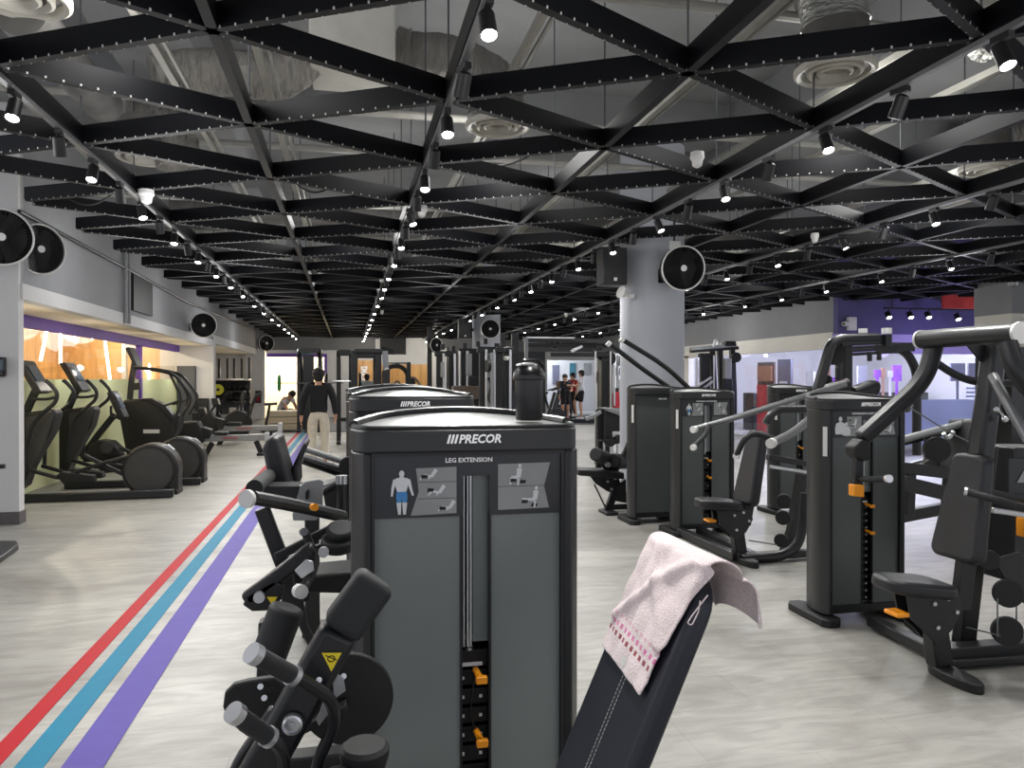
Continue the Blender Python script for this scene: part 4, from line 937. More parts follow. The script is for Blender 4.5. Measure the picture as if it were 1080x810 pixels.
platepx(m2, 'arm_housing', [(268,511),(318,510),(318,528),(275,527)], 2.72, .12)
platepx(m2, 'slotted_plate', [(316,514),(321,508),(338,505),(341,508),(340,536),(334,549),(309,549),(308,543)], 2.66, .012, 'rower_grey', label='bare steel slotted plate')
platepx(m2, 'plate_slot', [(322,519),(325,516),(326,519),(325,527),(322,526)], 2.645, .012, 'slot_dark', 0)
tb = tubepx(m2, 'roller_arm', [(266,525),(300,531),(345,541),(362,545)], [2.3,2.45,2.6,2.65], .021)
part(MB().cyl(at(262,526,2.27), at(259,526.5,2.26), .026, n=24), 'end_cap', M['cap_white'], tb, label='pale round end cap')
tubepx(m2, 'roller_pad', [(268,515),(283,502)], [2.5,2.9], .026, 'foam', n=18)
barpx(m2, 'front_post', [(276,536),(300,600),(306,640)], 2.75, .05, .036)
kb = discpx(m2, 'locking_pin', 331, 535, 2.44, .011, .03, 'amber', ax=(.3,-1,.1)); 
barpx(m2, 'curl_arm', [(258,634),(284,615),(332,577)], 2.5, .05, .05, bev=.014)
discpx(m2, 'pivot_cap', 273, 630, 2.465, .017, .02, 'silver'); discpx(m2, 'pivot_cap', 341, 582.5, 2.45, .016, .02, 'silver')
platepx(m2, 'arm_knuckle', [(256,637),(262,627),(288,612),(300,618),(297,631),(285,643),(266,644)], 2.49, .03); platepx(m2, 'warning_label', [(281,630),(292,630),(287,639)], 2.47, .003, 'yellow', 0, 'yellow triangular warning label')
discpx(m2, 'end_cap', 316, 624, 2.4, .021, .03, 'cap_white', ax=(.4,-1,.1), label='pale round end cap')
tubepx(m2, 'handle', [(316,624),(322,618),(333,595),(330,577)], [2.42,2.46,2.5,2.52], .014)
rl = part(MB().cyl(at(303,640,2.3), at(279,703,2.3), .05, n=24), 'ankle_roller', M['foam'], m2, bev=.012)
barpx(m2, 'rear_strut', [(314,630),(320,660),(333,688),(330,720)], 2.75, .03, .03)
barpx(m2, 'link_bar', [(290,588),(345,560),(366,548)], 2.7, .03, .03); barpx(m2, 'link_bar', [(300,596),(336,578),(370,562)], 2.85, .025, .03)
platepx(m2, 'steel_link', [(310,602),(322,590),(330,592),(331,602),(318,611)], 2.47, .006, 'silver')
tubepx(m2, 'seat_handle', [(322,562),(329,581)], 2.6, .014, 'foam'); discpx(m2, 'end_cap', 320, 561, 2.58, .013, .02, 'silver', ax=(.3,-1,.2))
platepx(m2, 'cover_box', [(330,600),(372,596),(372,619),(323,618)], 2.9, .2, 'rubber', .01)
discpx(m2, 'round_pad', 359, 560, 2.55, .045, .03, 'foam', ax=(0,-.45,.9), bev=.008); discpx(m2, 'round_pad', 356, 573, 2.55, .055, .04, 'rubber', ax=(0,-.3,.95), bev=.01)
tubepx(m2, 'range_lever', [(360,507),(360,542)], 2.8, .016); discpx(m2, 'lever_cap', 360, 506, 2.8, .02, .03, 'silver', ax=(0,0,1))
platepx(m2, 'lower_shroud', [(300,640),(310,600),(330,612),(326,632)], 2.9, .06); 
fr = MB(); fr.bar([(-.34,3.0,.05),(.5,3.0,.05)], .09, .08); fr.bar([(.2,3.0,.05),(.2,3.6,.05)], .08, .08); fr.bar([(-.3,3.0,.06),(-.28,3.0,.6)], .09, .07, up=(0,1,0)); part(fr, 'base_frame', M['frame_black'], m2, bev=.008)
pad(m2, 'seat', V((.35,3.0,.6)), (0,1,0), (-1,0,.05), .34, .42, .07, cr=.07)

# ---------------------------------------------------------------- third machine, only top and left parts seen
T3 = V((.32, 5.15, 0)); m3 = thing('leg_press_machine', 'third black weight machine of the row, mostly hidden, with pale slide rails', 'weight machine', T3, 'selectorised weight machines')
tower(m3, T3, None, zs=1.032, nplates=4, logo=False, w=.66, side_strip=False, capm='shell_dark')
for (p, q_, r, mm) in (((319,473),(368,489),.018,'rower_grey'), ((320,481),(368,497),.012,'silver'), ((318,485),(366,502),.022,'frame_black')): tubepx(m3, 'slide_rail', [p, q_], [4.35,4.5], r, mm)
discpx(m3, 'pulley', 367, 491, 4.4, .05, .06, 'rubber'); platepx(m3, 'shroud', [(340,510),(372,500),(372,545),(345,540)], 4.4, .2)
tubepx(m3, 'handle', [(338,520),(352,512),(366,505)], 4.3, .02)
fr = MB(); fr.bar([(-.26,4.6,.05),(.5,4.6,.05)], .09, .08); fr.bar([(.2,4.6,.05),(.2,5.2,.05)], .08, .08); fr.bar([(-.2,4.55,.06),(-.2,4.5,.75)], .08, .07, up=(0,1,0)); part(fr, 'base_frame', M['frame_black'], m3, bev=.008)

# ---------------------------------------------------------------- converging chest press, right foreground
T4 = V((3.13, 4.17, 0)); m4 = thing('chest_press_machine', 'black chest press on the right with overhead arms, orange levers and a lettered weight tower', 'weight machine', T4, 'selectorised weight machines')
tower(m4, T4, 'CONVERGING CHEST PRESS', figs='bust', nplates=14)
def seatframe(root, X, Y, z, s=1.0, lever=True):
    """seat post with shaped side plates, on a foot block"""
    for dy in (-.045, .045):
        mb = MB(); mb.slab([V((X-.14*s, Y+dy, z-.05)), V((X+.16*s, Y+dy, z-.07)), V((X+.19*s, Y+dy, z-.16)), V((X+.13*s, Y+dy, z-.26)), V((X+.04*s, Y+dy, z-.33)), V((X-.02*s, Y+dy, z-.27)), V((X-.11*s, Y+dy, z-.19))], EY, .012); pl = part(mb, 'side_plate', M['frame_grey'], root, bev=.003)
        for bx_, bz_ in ((.02,-.12), (.1,-.1), (.04,-.24), (.15,-.17)):
            sb = MB(); sb.cyl(V((X+bx_*s, Y+dy-.006, z+bz_)), V((X+bx_*s, Y+dy-.016, z+bz_)), .011, n=10); part(sb, 'bolt', M['silver'], pl)
    mb = MB(); mb.bar([V((X+.1*s, Y, 0.05)), V((X+.06*s, Y, z-.2))], .1, .08, up=(0,1,0)); part(mb, 'seat_post', M['frame_black'], root, bev=.008)
    f = MB(); f.prism([(.17*math.cos(g)*(1 if abs(math.cos(g)) > .3 else 1), .06*math.sin(g)) for g in [2*PI*k/20 for k in range(20)]], V((X+.1*s, Y-.1, .025)), (0,1,0), (1,0,0), .05); part(f, 'base_foot', M['rubber'], root, bev=.008)
    if lever:
        l = MB(); l.box(V((X-.2*s, Y-.06, z-.15)), (.07,.1,.022)); part(l, 'seat_lever', M['amber'], root, label='amber seat lever', bev=.006)
# pad and seat
pb4 = V((3.0, 3.36, .585)); bd4 = V((.1,0,.53)).normalized(); pad(m4, 'back_pad', pb4, (0,-1,0), bd4, .31, .545, .075, w2=.22, cr=.05, bev=.022)
seat_o = V((2.96, 3.36, .475)); pad(m4, 'seat', seat_o, (0,1,0), (-1,0,.13), .3, .36, .07, w2=.25, cr=.08, bev=.025)
seatframe(m4, 2.84, 3.36, .5)
mb = MB(); mb.bar([V((3.06,3.36,.32)), V((3.1,3.36,.62))], .09, .05, up=(0,1,0)); part(mb, 'pad_bracket', M['frame_black'], m4, bev=.006)
XT = at(975,358,3.66).x
tt = part(MB().cyl(V((XT, 3.68, at(975,358,3.66).z)), V((XT, 3.05, at(975,358,3.66).z)), .05, n=24), 'pivot_tube', M['frame_grey'], m4)
zt = at(975,358,3.66).z
for y_ in (3.685, 3.045): part(MB().cyl(V((XT, y_-.008, zt)), V((XT, y_+.008, zt)), .053, n=28), 'end_cap', M['cap_white'], tt, label='pale round end cap')
barpx(m4, 'press_arm', [(986,362),(978,392),(966,410),(908,463)], [3.62,3.64,3.66,3.7], .075, .085, 'frame_grey', fil=.12, bev=.02)
platepx(m4, 'arm_knuckle', [(896,471),(904,463),(912,464),(913,484),(905,486),(897,480)], 3.7, .09, 'rubber', .008)
barpx(m4, 'handle_drop', [(905,482),(904,512)], 3.7, .05, .04); platepx(m4, 'handle_block', [(898,511),(909,511),(909,524),(898,523)], 3.68, .05, 'amber', .005, 'amber handle block')
hh = tubepx(m4, 'handle', [(905,505),(920,506),(936,505)], [3.7,3.6,3.52], .017, 'foam', n=14); part(MB().cyl(at(936,505,3.52), at(938.5,505,3.5), .021, n=18), 'end_cap', M['silver'], hh)
barpx(m4, 'main_upright', [(1049,360),(1044,404),(1034,484)], [3.4,3.4,3.38], .09, .1, 'frame_grey', fil=.1, bev=.02); barpx(m4, 'main_upright', [(1040,470),(1030,560),(1015,700)], [3.42,3.5,3.6], .1, .07, 'frame_black')
platepx(m4, 'gusset', [(1018,363),(1046,363),(1044,388),(1032,380)], 3.42, .012)
tubepx(m4, 'link_tube', [(988,383),(1006,395),(1024,402),(1046,404),(1090,404)], [3.64,3.6,3.55,3.5,3.5], .021, fil=.15)
tubepx(m4, 'grip_arm', [(1047,396),(1062,424),(1085,464)], [3.15,3.05,2.95], .024, 'lift_tube', n=14)
tubepx(m4, 'near_press_arm', [(1062,362),(1072,392),(1100,425)], [3.05,3.0,2.95], .045, 'frame_grey', fil=.1, n=14)
hh = tubepx(m4, 'handle', [(1021,519),(1050,527),(1095,540)], [3.2,3.1,3.0], .018, 'foam', n=14); part(MB().cyl(at(1021,519,3.2), at(1017.5,518.3,3.21), .022, n=18), 'end_cap', M['silver'], hh)
mb = MB(); mb.tube([at(1050,430,3.3), at(1056,437,3.3), at(1060,443,3.3)], .012, 8); mb.ball(at(1051,432,3.28), .016); mb.ball(at(1060,442,3.28), .018); part(mb, 'chrome_clevis', M['chrome'], m4)
platepx(m4, 'right_tower', [(1052,470),(1095,470),(1095,600),(1050,610)], 3.75, .25, 'shell_dark', .01); platepx(m4, 'tower_placard', [(1064,484),(1095,484),(1095,520),(1064,520)], 3.61, .01, 'placard', 0)
platepx(m4, 'tower_symbol', [(1073,509),(1080,497),(1088,509)], 3.6, .004, 'picture_grey', 0)
platepx(m4, 'orange_block', [(1076,546),(1090,546),(1090,566),(1076,566)], 3.55, .05, 'amber', .005)
tubepx(m4, 'cross_rail', [(1046,520),(1100,530)], 3.5, .02); barpx(m4, 'cross_rail', [(1046,538),(1100,546)], 3.5, .03, .03, 'silver')
for u, v, r in ((1044,591,.05), (1064,626,.072), (1063,666,.074)):
    d_ = discpx(m4, 'pulley', u, v, 3.3, r, .03, 'rubber', ax=(.5,1,0), n=28, bev=.005); discpx(d_, 'hub', u, v, 3.28, .012, .03, 'frame_grey', ax=(.5,1,0)) if False else None
platepx(m4, 'pulley_plate', [(1048,590),(1075,582),(1090,600),(1085,640),(1066,625)], 3.36, .02)
for p, q_, r in ((at(1053,632,3.3), at(1053,672,3.3), .004), (at(1073,632,3.3), at(1073,672,3.3), .004), (at(1020,662,3.3), at(1056,671,3.3), .004)): part(MB().cyl(p, q_, r, n=6), 'steel_cable', M['steel_rod'], m4)
part(MB().tube([at(955,427,4.2), at(1000,455,4.4), at(1030,470,4.5)], .005, 6), 'steel_cable', M['steel_rod'], m4)
mb = MB(); mb.bar([fl(920,655,.05), fl(984,687,.05)], .07, .06); mb.bar([fl(960,655,.05), fl(1010,690,.05)], .07, .06); mb.bar([fl(990,690,.06), fl(1120,680,.06)], .1, .08); mb.bar([fl(1000,700,.03), fl(1120,692,.03)], .06, .04); part(mb, 'base_rail', M['frame_black'], m4, bev=.008)
mb = MB(); mb.cyl(at(955,427,4.18), at(957,432,4.12), .02, n=10); mb.tube([at(951,431,4.15), at(962,427,4.15)], .012, 8); part(mb, 'cable_anchor', M['chrome'], m4)
part(MB().bar([fl(1078,678,.03), fl(1110,692,.03)], .12, .05), 'base_foot', M['rubber'], m4, bev=.01)

# ---------------------------------------------------------------- shoulder press, mid right
T5 = V((3.375, 6.83, 0)); m5 = thing('shoulder_press_machine', 'black shoulder press in the middle right with long tubular lift arms before its lettered tower', 'weight machine', T5, 'selectorised weight machines')
tower(m5, T5, 'CONVERGING SHOULDER PRESS', figs='stand', nplates=6, w=.62)
Y5 = 5.75
pb5 = at(786,533,5.72); pb5.y = 5.8; pad(m5, 'back_pad', pb5, (0,-1,0), V((.12,0,.6)), .31, .62, .09, w2=.22, cr=.06, bev=.025)
sp5 = at(783,542,5.8); pad(m5, 'seat', V((pb5.x-.02, 5.8, .5)), (0,1,0), (-1,0,.1), .32, .36, .075, w2=.26, cr=.09, bev=.025)
seatframe(m5, pb5.x-.1, 5.8, .51)
mb = MB(); mb.bar([V((pb5.x+.04,5.8,.3)), V((pb5.x+.12,5.8,.75))], .09, .06, up=(0,1,0)); part(mb, 'pad_bracket', M['frame_black'], m5, bev=.006)
h5 = tubepx(m5, 'lift_arm', [(731,453),(760,445),(800,433),(848,418),(892,405)], [6.2,6.15,6.1,6.05,6.0], .026, 'lift_tube', n=14, fil=.15)
tubepx(h5, 'handle', [(747,451),(742,461),(732,471)], [6.15,6.05,5.98], .022, 'foam', n=12) if False else tubepx(m5, 'handle', [(748,449),(743,460),(732,471)], [6.15,6.08,6.0], .022, 'foam', n=12, fil=.05)
discpx(m5, 'end_cap', 732, 453, 6.18, .03, .04, 'cap_white', ax=(1,.6,0)); discpx(m5, 'end_cap', 731.5, 472, 5.98, .026, .03, 'cap_white', ax=(1,.6,0))
tubepx(m5, 'grip_arm', [(777,480),(785,463),(795,457),(816,463)], [5.55,5.5,5.5,5.5], .023, 'foam', n=12, fil=.1); discpx(m5, 'end_cap', 777, 481, 5.55, .026, .03, 'cap_white', ax=(1,.6,0))
h6 = tubepx(m5, 'lift_arm', [(815,467),(838,456),(856,440),(880,425)], [5.3,5.4,5.5,5.6], .032, 'lift_tube', n=14, fil=.15); part(MB().cyl(at(815,467,5.3), at(812.5,468,5.27), .038, n=20), 'end_cap', M['cap_white'], h6)
tubepx(m5, 'arch_tube', [(808,447),(812,438),(822,432),(860,431)], [5.9,5.9,5.9,5.95], .034, 'frame_grey', n=12, fil=.1)
barpx(m5, 'frame_rail', [(810,482),(866,492)], 5.9, .05, .07); barpx(m5, 'frame_rail', [(812,492),(866,500)], 5.9, .03, .02, 'silver')
barpx(m5, 'rear_upright', [(846,500),(836,560),(828,584)], 6.0, .08, .08)
for u, v, r in ((827,528,.055), (826,546,.06), (824,570,.055)): discpx(m5, 'pulley', u, v, 5.7, r, .04, 'rubber', ax=(.6,1,0), n=24, bev=.006)
tubepx(m5, 'base_tube', [(782,590),(826,587),(842,576),(848,552),(850,520)], 5.72, .04, 'frame_grey', n=12, fil=.2)
mb = MB(); mb.bar([V((3.1,6.85,.05)), V((3.1,5.75,.05))], .07, .07); mb.bar([V((3.3,6.85,.05)), V((3.25,5.75,.05))], .07, .07); mb.bar([V((3.1,5.75,.05)), V((3.9,5.75,.05))], .08, .06); part(mb, 'base_rail', M['frame_black'], m5, bev=.008)
mb = MB(); mb.cyl(at(790,570,5.7), at(826,576,5.7), .005, n=6); part(mb, 'steel_cable', M['steel_rod'], m5)

# ---------------------------------------------------------------- plain-fronted tower left of it, with dip bars
T6 = at(695, 500, 7.5); T6.z = 0; m6 = thing('dip_assist_machine', 'plain fronted black machine tower beside the round column with two long bars rising behind it', 'weight machine', T6, 'selectorised weight machines')
tower(m6, T6, None, plain=True, zs=1.02)
b1 = tubepx(m6, 'long_bar', [(642,362),(676,388),(712,413)], [7.95,8.0,8.05], .027, 'shell_dark', n=12); discpx(m6, 'end_cap', 642, 362.5, 7.94, .03, .04, 'cap_white', ax=(1,0,-.7))
tubepx(m6, 'long_bar', [(656,358),(702,386),(730,413)], [7.75,7.8,7.85], .027, 'shell_dark', n=12, fil=.2); discpx(m6, 'end_cap', 656, 358.5, 7.74, .03, .04, 'cap_white', ax=(1,0,-.7))
mb = MB(); mb.bar([at(712,413,8.05), V((at(712,413,8.05).x, 8.0, .05))], .07, .06, up=(0,1,0)); mb.bar([T6 + V((.1,.2,.05)), V((T6.x+.3, 8.2, .05))], .08, .07); part(mb, 'rear_frame', M['frame_black'], m6, bev=.006)

# ---------------------------------------------------------------- prone leg curl, left of that tower
pl0 = fl(643, 541); m7 = thing('prone_leg_curl_machine', 'low black bench with two dark foam rollers, left of the plain machine tower', 'weight machine', pl0, 'selectorised weight machines')
y7 = pl0.y
platepx(m7, 'bench_pad', [(606,494),(640,495),(654,497),(654,504),(640,503),(606,500)], y7, .3, 'vinyl', .015)
platepx(m7, 'side_plate', [(622,502),(652,502),(655,512),(646,520),(640,518),(628,510)], y7-.08, .02, 'frame_grey'); 
for u, v in ((641,508), (645,516), (649,505)): discpx(m7, 'bolt', u, v, y7-.1, .014, .02, 'silver')
barpx(m7, 'front_leg', [(650,512),(645,528),(640,540)], y7, .08, .06); platepx(m7, 'base_foot', [(635,539),(648,538),(648,543),(636,544)], y7-.04, .3, 'rubber', .01)
part(MB().cyl(at(628,479,y7-.25), at(645,486,y7+.1), .075, n=20), 'roller_pad', M['foam'], m7, bev=.015); part(MB().cyl(at(647,486,y7-.1), at(660,487,y7+.2), .085, n=20), 'roller_pad', M['rubber'], m7, bev=.015)
tubepx(m7, 'roller_arm', [(634,487),(640,494),(650,497),(658,480),(664,466)], y7, .03, fil=.1); barpx(m7, 'rear_post', [(633,464),(631,495)], y7+.3, .06, .06); discpx(m7, 'pivot', 641, 490, y7-.15, .03, .04, 'silver')
tubepx(m7, 'thin_stay', [(627,511),(639,536)], y7, .01); barpx(m7, 'base_rail', [(645,535),(668,534)], y7+.1, .06, .05)
platepx(m7, 'shroud', [(650,510),(659,505),(659,530),(648,528)], y7+.15, .1, 'rubber')
# ================================================================= LEFT CARDIO ROW
def elliptical(dx, dy, lab):
    Y = 10.85; o = fl(105, 522); o.y = Y
    r = thing('elliptical_trainer', lab, 'elliptical trainer', o + V((dx, dy, 0)), 'elliptical trainers by the studio window')
    WL[r.name] = o   # build at the reference place; the root carries the offset
    tubepx_ = lambda nm, pts, Yv, rad, m='frame_black', fil=.05: part(MB().tube([at(u, v, Yv) for u, v in pts], rad, 10, fil), nm, M[m], r)
    mb = MB(); mb.bar([fl(20,526,.06), fl(183,520,.06)], .09, .1); part(mb, 'base_rail', M['frame_black'], r, bev=.015)
    mb = MB(); mb.slab(ats([(177,515),(181,508),(190,516),(190,523),(176,524)], Y), EY, .34); part(mb, 'rear_foot', M['rubber'], r, bev=.012)
    c = at(161, 495, Y); R_ = .345
    dr = MB(); dr.cyl(c + V((0,.16,0)), c - V((0,.16,0)), R_, n=48); dr.slab(ats([(158,470),(176,472),(190,492),(190,518),(165,520)], Y), EY, .3)
    d = part(dr, 'flywheel_cover', M['elliptical'], r, bev=.03)
    part(MB().cyl(c - V((.01,.16,0)), c - V((.01,.172,0)), R_*.84, n=48), 'side_disc', M['elliptical_face'], d, bev=.004); part(MB().lathe([(R_*.88,0),(R_*.88,.016),(R_*.83,.018),(R_*.83,0)], c - V((.01,.158,0)), (0,-1,0), 48), 'disc_ring', M['shell_dark'], d)
    mb = MB(); mb.slab(ats([(170,469),(178,469),(184,474),(180,477)], Y), EY, .05); part(mb, 'reflector', M['silver'], d)
    mb = MB(); mb.slab(ats([(20,437),(36,434),(60,431),(63,436),(58,455),(47,473),(36,492),(29,512),(20,518)], Y+.1), EY, .3); part(mb, 'front_housing', M['elliptical'], r, bev=.03)
    mb = MB(); mb.slab(ats([(27,440),(58,434),(47,468),(30,500)], Y-.07), EY, .01); part(mb, 'housing_panel', M['elliptical_face'], r, bev=.003)
    mb = MB(); mb.bar(ats([(25,440),(34,420),(40,408)], Y+.1), .09, .07, up=(0,1,0)); part(mb, 'mast', M['frame_black'], r, bev=.01)
    q = ats([(22,381),(39,379),(54,412),(43,416)], Y+.1)
    cn = MB(); cn.slab([q[0], q[0]*.55+q[1]*.45, q[3]*.35+q[2]*.65, q[3]], EY, .4); k = part(cn, 'console', M['shell_dark'], r, bev=.015)
    a, b = q[0]*.52+q[1]*.48, q[3]*.33+q[2]*.67; u = (b-a).normalized(); n = V((-u.z, 0, u.x)); n = n if n.x > 0 else -n
    sc = MB(); cc_ = (a+b)/2 + n*.006; sc.add([cc_ + V((0,-.15,0)) - u*.15, cc_ + V((0,.15,0)) - u*.15, cc_ + V((0,.15,0)) + u*.07, cc_ + V((0,-.15,0)) + u*.07], [(0,1,2,3)]); part(sc, 'screen', M['screen'], k)
    for yo in (-.2, .42):
        part(MB().tube([at(u_, v_, Y) + V((0,yo,0)) for u_, v_ in ((54,401),(58,404),(67,414),(65,424),(50,436),(40,448),(34,470),(33,496))], .024, 10, .08), 'swing_handle', M['frame_black'], r)
        part(MB().bar([at(u_, v_, Y) + V((0,yo*.7,0)) for u_, v_ in ((34,494),(66,503),(103,490),(140,480),(156,488))], .05, .045, fil=.05), 'pedal_arm', M['frame_black'], r, bev=.01)
        part(MB().slab([at(u_, v_, Y) + V((0,yo*.6,0)) for u_, v_ in ((64,500),(70,496),(102,500),(104,506),(72,509))], EY, .14), 'pedal', M['rubber'], r, bev=.01)
    tubepx_('fixed_handle', ((36,421),(50,421),(58,419)), Y-.05, .02)
    part(MB().bar(ats([(88,480),(112,492),(145,507)], Y-.1), .05, .05), 'link_bar', M['frame_black'], r, bev=.01)
    WL[r.name] = o + V((dx, dy, 0)); return r
elliptical(0, 0, 'elliptical trainer nearest the left fin, its big round flywheel in front')
elliptical(.12, 1.15, 'second elliptical trainer, behind the nearest one by the studio window')
Y = 13.3; ub = thing('exercise_bike', 'grey upright bike with a small slanted console between the ellipticals and the stepper', 'exercise bike', at(110, 470, Y) - V((0,0,at(110,470,Y).z)))
barpx(ub, 'mast', [(86,482),(104,458),(121,437)], Y, .09, .08); q = ats([(115,414),(121,412),(134,440),(128,443)], Y); k = part(MB().slab(q, EY, .3), 'console', M['shell_dark'], ub, bev=.015)
part(MB().add([q[1]*.9+q[2]*.1 + V((.012,-.12,0)), q[1]*.9+q[2]*.1 + V((.012,.12,0)), q[1]*.35+q[2]*.65 + V((.012,.12,0)), q[1]*.35+q[2]*.65 + V((.012,-.12,0))], [(0,1,2,3)]), 'screen', M['screen'], k)
tubepx(ub, 'handlebar', [(117,428),(117,438),(123,441),(134,440)], Y-.1, .02); platepx(ub, 'wheel_housing', [(94,478),(98,468),(107,463),(120,465),(129,473),(129,480),(100,481)], Y, .3, 'elliptical', .03); discpx(ub, 'crank_disc', 112, 472, Y-.17, .09, .03, 'elliptical_face')
barpx(ub, 'base_rail', [(88,484),(132,482)], Y, .1, .09); barpx(ub, 'seat_post', [(88,484),(84,455)], Y, .06, .06); platepx(ub, 'saddle', [(78,453),(90,452),(90,456),(79,457)], Y, .2, 'vinyl', .015)
Y = 14.6; stp = thing('stepper_machine', 'large grey hooded stepper with tall console mast and arched handlebars by the studio window', 'stepper', at(165, 470, Y) - V((0,0,at(165,470,Y).z)))
platepx(stp, 'hood', [(128,426),(137,421),(158,420),(170,425),(181,436),(187,446),(184,462),(172,470),(160,482),(138,482),(133,455)], Y, .55, 'elliptical', .04)
platepx(stp, 'hood_trim', [(150,420),(160,420),(174,427),(187,444),(183,446),(170,431),(158,424)], Y-.27, .06, 'shell_dark', .01)
platepx(stp, 'name_plate', [(151,453),(168,453),(168,457),(151,457)], Y-.29, .02, 'cap_white', .003)
barpx(stp, 'mast', [(137,421),(139,400),(142,382)], Y, .09, .07); q = ats([(135.5,368),(139,366),(148,386),(146,390)], Y); k = part(MB().slab(q, EY, .42), 'console', M['shell_dark'], stp, bev=.015)
barpx(stp, 'bottle_tray', [(140,408),(148,407)], Y, .12, .06)
for yo in (-.3, .3):
    part(MB().tube([at(u, v, Y) + V((0,yo,0)) for u, v in ((147,388),(158,389),(176,392),(188,395),(197,406),(205,418),(203,426),(195,438))], .028, 10, .12), 'handrail', M['frame_black'], stp)
    part(MB().tube([at(u, v, Y) + V((0,yo,0)) for u, v in ((182,392),(188,404),(195,418),(192,432),(186,446))], .024, 10, .1), 'swing_arm', M['frame_black'], stp)
    part(MB().tube([at(u, v, Y) + V((0,yo,0)) for u, v in ((178,427),(188,424),(196,421))], .02, 8, .05), 'grip', M['foam'], stp)
platepx(stp, 'step_unit', [(178,452),(184,436),(192,438),(190,452),(184,462)], Y, .5, 'rubber', .02)
part(MB().bx(at(140,480,Y).x, at(196,480,Y).x, Y-.35, Y+.35, 0, .09), 'base_frame', M['frame_black'], stp, bev=.02)
# rowing machines
def rower(Y, lab, s=(0,0)):
    sh = lambda pts: [(u + s[0], v + s[1]) for u, v in pts]
    t = thing('rowing_machine', lab, 'rowing machine', V((at(250+s[0],470,Y).x, Y, 0)), 'rowing machines beyond the cardio row')
    barpx(t, 'slide_rail', sh([(212,462.5),(281,461)]), Y, .12, .13, 'rower_grey', bev=.01); barpx(t, 'rail_label', sh([(235,462),(251,461.7)]), Y-.062, .012, .09, 'red_panel', bev=0)
    platepx(t, 'flywheel_housing', sh([(190,445),(210,444),(214,452),(217,466),(205,469),(190,467)]), Y, .4, 'rubber', .03)
    for a, b in (((224,467),(214,484)), ((270,465),(276,479))): barpx(t, 'leg', sh([a, b]), Y, .1, .06)
    platepx(t, 'foot', sh([(272,477),(280,477),(280,480),(272,480)]), Y, .5, 'rubber', .01); platepx(t, 'foot', sh([(211,482),(219,482),(219,485),(211,485)]), Y, .5, 'rubber', .01)
    platepx(t, 'seat', sh([(226,455),(240,455),(241,458),(226,458)]), Y, .3, 'vinyl', .02); barpx(t, 'monitor_arm', sh([(207,446),(214,436)]), Y, .05, .05); platepx(t, 'monitor', sh([(209,430),(216,430),(218,437),(211,438)]), Y, .25, 'shell_dark', .01)
    platepx(t, 'end_cap', sh([(279,456),(284,456),(284,466),(279,466)]), Y, .16, 'silver', .01); platepx(t, 'footrest', sh([(214,450),(224,453),(222,462),(214,462)]), Y, .34, 'rubber', .01)
rower(16.0, 'nearest rowing machine with a pale rail and red label beyond the stepper')
rower(18.6, 'second rowing machine, partly behind the nearest one', (14, -10))
def bike(u, v, Y, lab, m='rubber'):
    """air bike standing with its lowest point near pixel u,v"""
    o = at(u, v, Y); o.z = 0; t = thing('air_bike', lab, 'exercise bike', o, 'air bikes by the left bay'); q = lambda x, z, y=0: o + V((x, y, z))
    part(MB().lathe([(.0,-.06),(.3,-.06),(.33,-.03),(.33,.03),(.3,.06),(0,.06)], q(-.42,.42), (0,1,0), 28), 'fan_wheel', M[m], t)
    b = MB(); b.bar([q(-.7,.04), q(.6,.04)], .08, .06); b.bar([q(-.42,.42), q(.05,.3), q(.4,.06)], .07, .07); b.bar([q(-.42,.42), q(-.3,1.0)], .06, .06, up=(0,1,0)); b.bar([q(.2,.2), q(.32,.85)], .06, .06, up=(0,1,0)); part(b, 'frame', M['frame_black'], t, bev=.01)
    part(MB().bar([q(.2,.88), q(.5,.9)], .2, .07), 'saddle', M['vinyl'], t, bev=.025)
    for s in (-1, 1): part(MB().tube([q(-.2,.4,.2*s), q(-.12,.8,.24*s), q(.02,1.12,.22*s), q(.12,1.14,.2*s)], .022, 8, .08), 'swing_arm', M['frame_black'], t)
    part(MB().slab([q(-.38,1.0), q(-.3,1.22), q(-.24,1.2), q(-.3,.98)], EY, .2), 'monitor', M['shell_dark'], t, bev=.01); part(MB().box(q(.0,.3,.16), (.16,.1,.03)), 'pedal', M['rubber'], t)
bike(238, 450, 21.3, 'black air bike standing before the rack bay, left of two'); bike(270, 452, 19.8, 'black air bike beyond the rowing machines, right of two')
# storage rack with small kit in the bay
Y = 26.5; rk = thing('storage_rack', 'black storage rack with weights in the bay between white pier and last column', 'rack', V((at(243,400,Y).x, Y, 0)))
for u in (225.5, 263): barpx(rk, 'upright', [(u,377), (u,446)], Y, .07, .07, bev=0)
for v in (399.5, 412, 423): platepx(rk, 'shelf', [(225,v),(264,v),(264,v+1.6),(225,v+1.6)], Y, .5, 'silver' if v < 400 else 'frame_black', 0)
platepx(rk, 'back_board', [(225,401),(264,401),(264,423),(225,423)], Y+.26, .02, 'rubber', 0); platepx(rk, 'lower_board', [(225,423),(264,423),(264,437),(225,437)], Y+.2, .02, 'wall_dark', 0)
for u in (231, 240, 247, 255): barpx(rk, 'hanging_post', [(u,378),(u,399)], Y, .07, .05, bev=0)
sh = [(229.5, 399, 'gymnastic_ring'),]
def kettlebell(u, v, r, m, lab, Yk=Y-.1):
    p = at(u, v, Yk); t = thing('kettlebell', lab, 'kettlebell', p, 'kettlebells on the rack'); part(MB().ball(p + V((0,0,r)), r, 14), 'bell', M[m], t); part(MB().tube([p + V((-r*.6,0,r*1.5)), p + V((-r*.65,0,r*2.3)), p + V((r*.65,0,r*2.3)), p + V((r*.6,0,r*1.5))], r*.16, 8, .05), 'handle', M['rubber'], t)
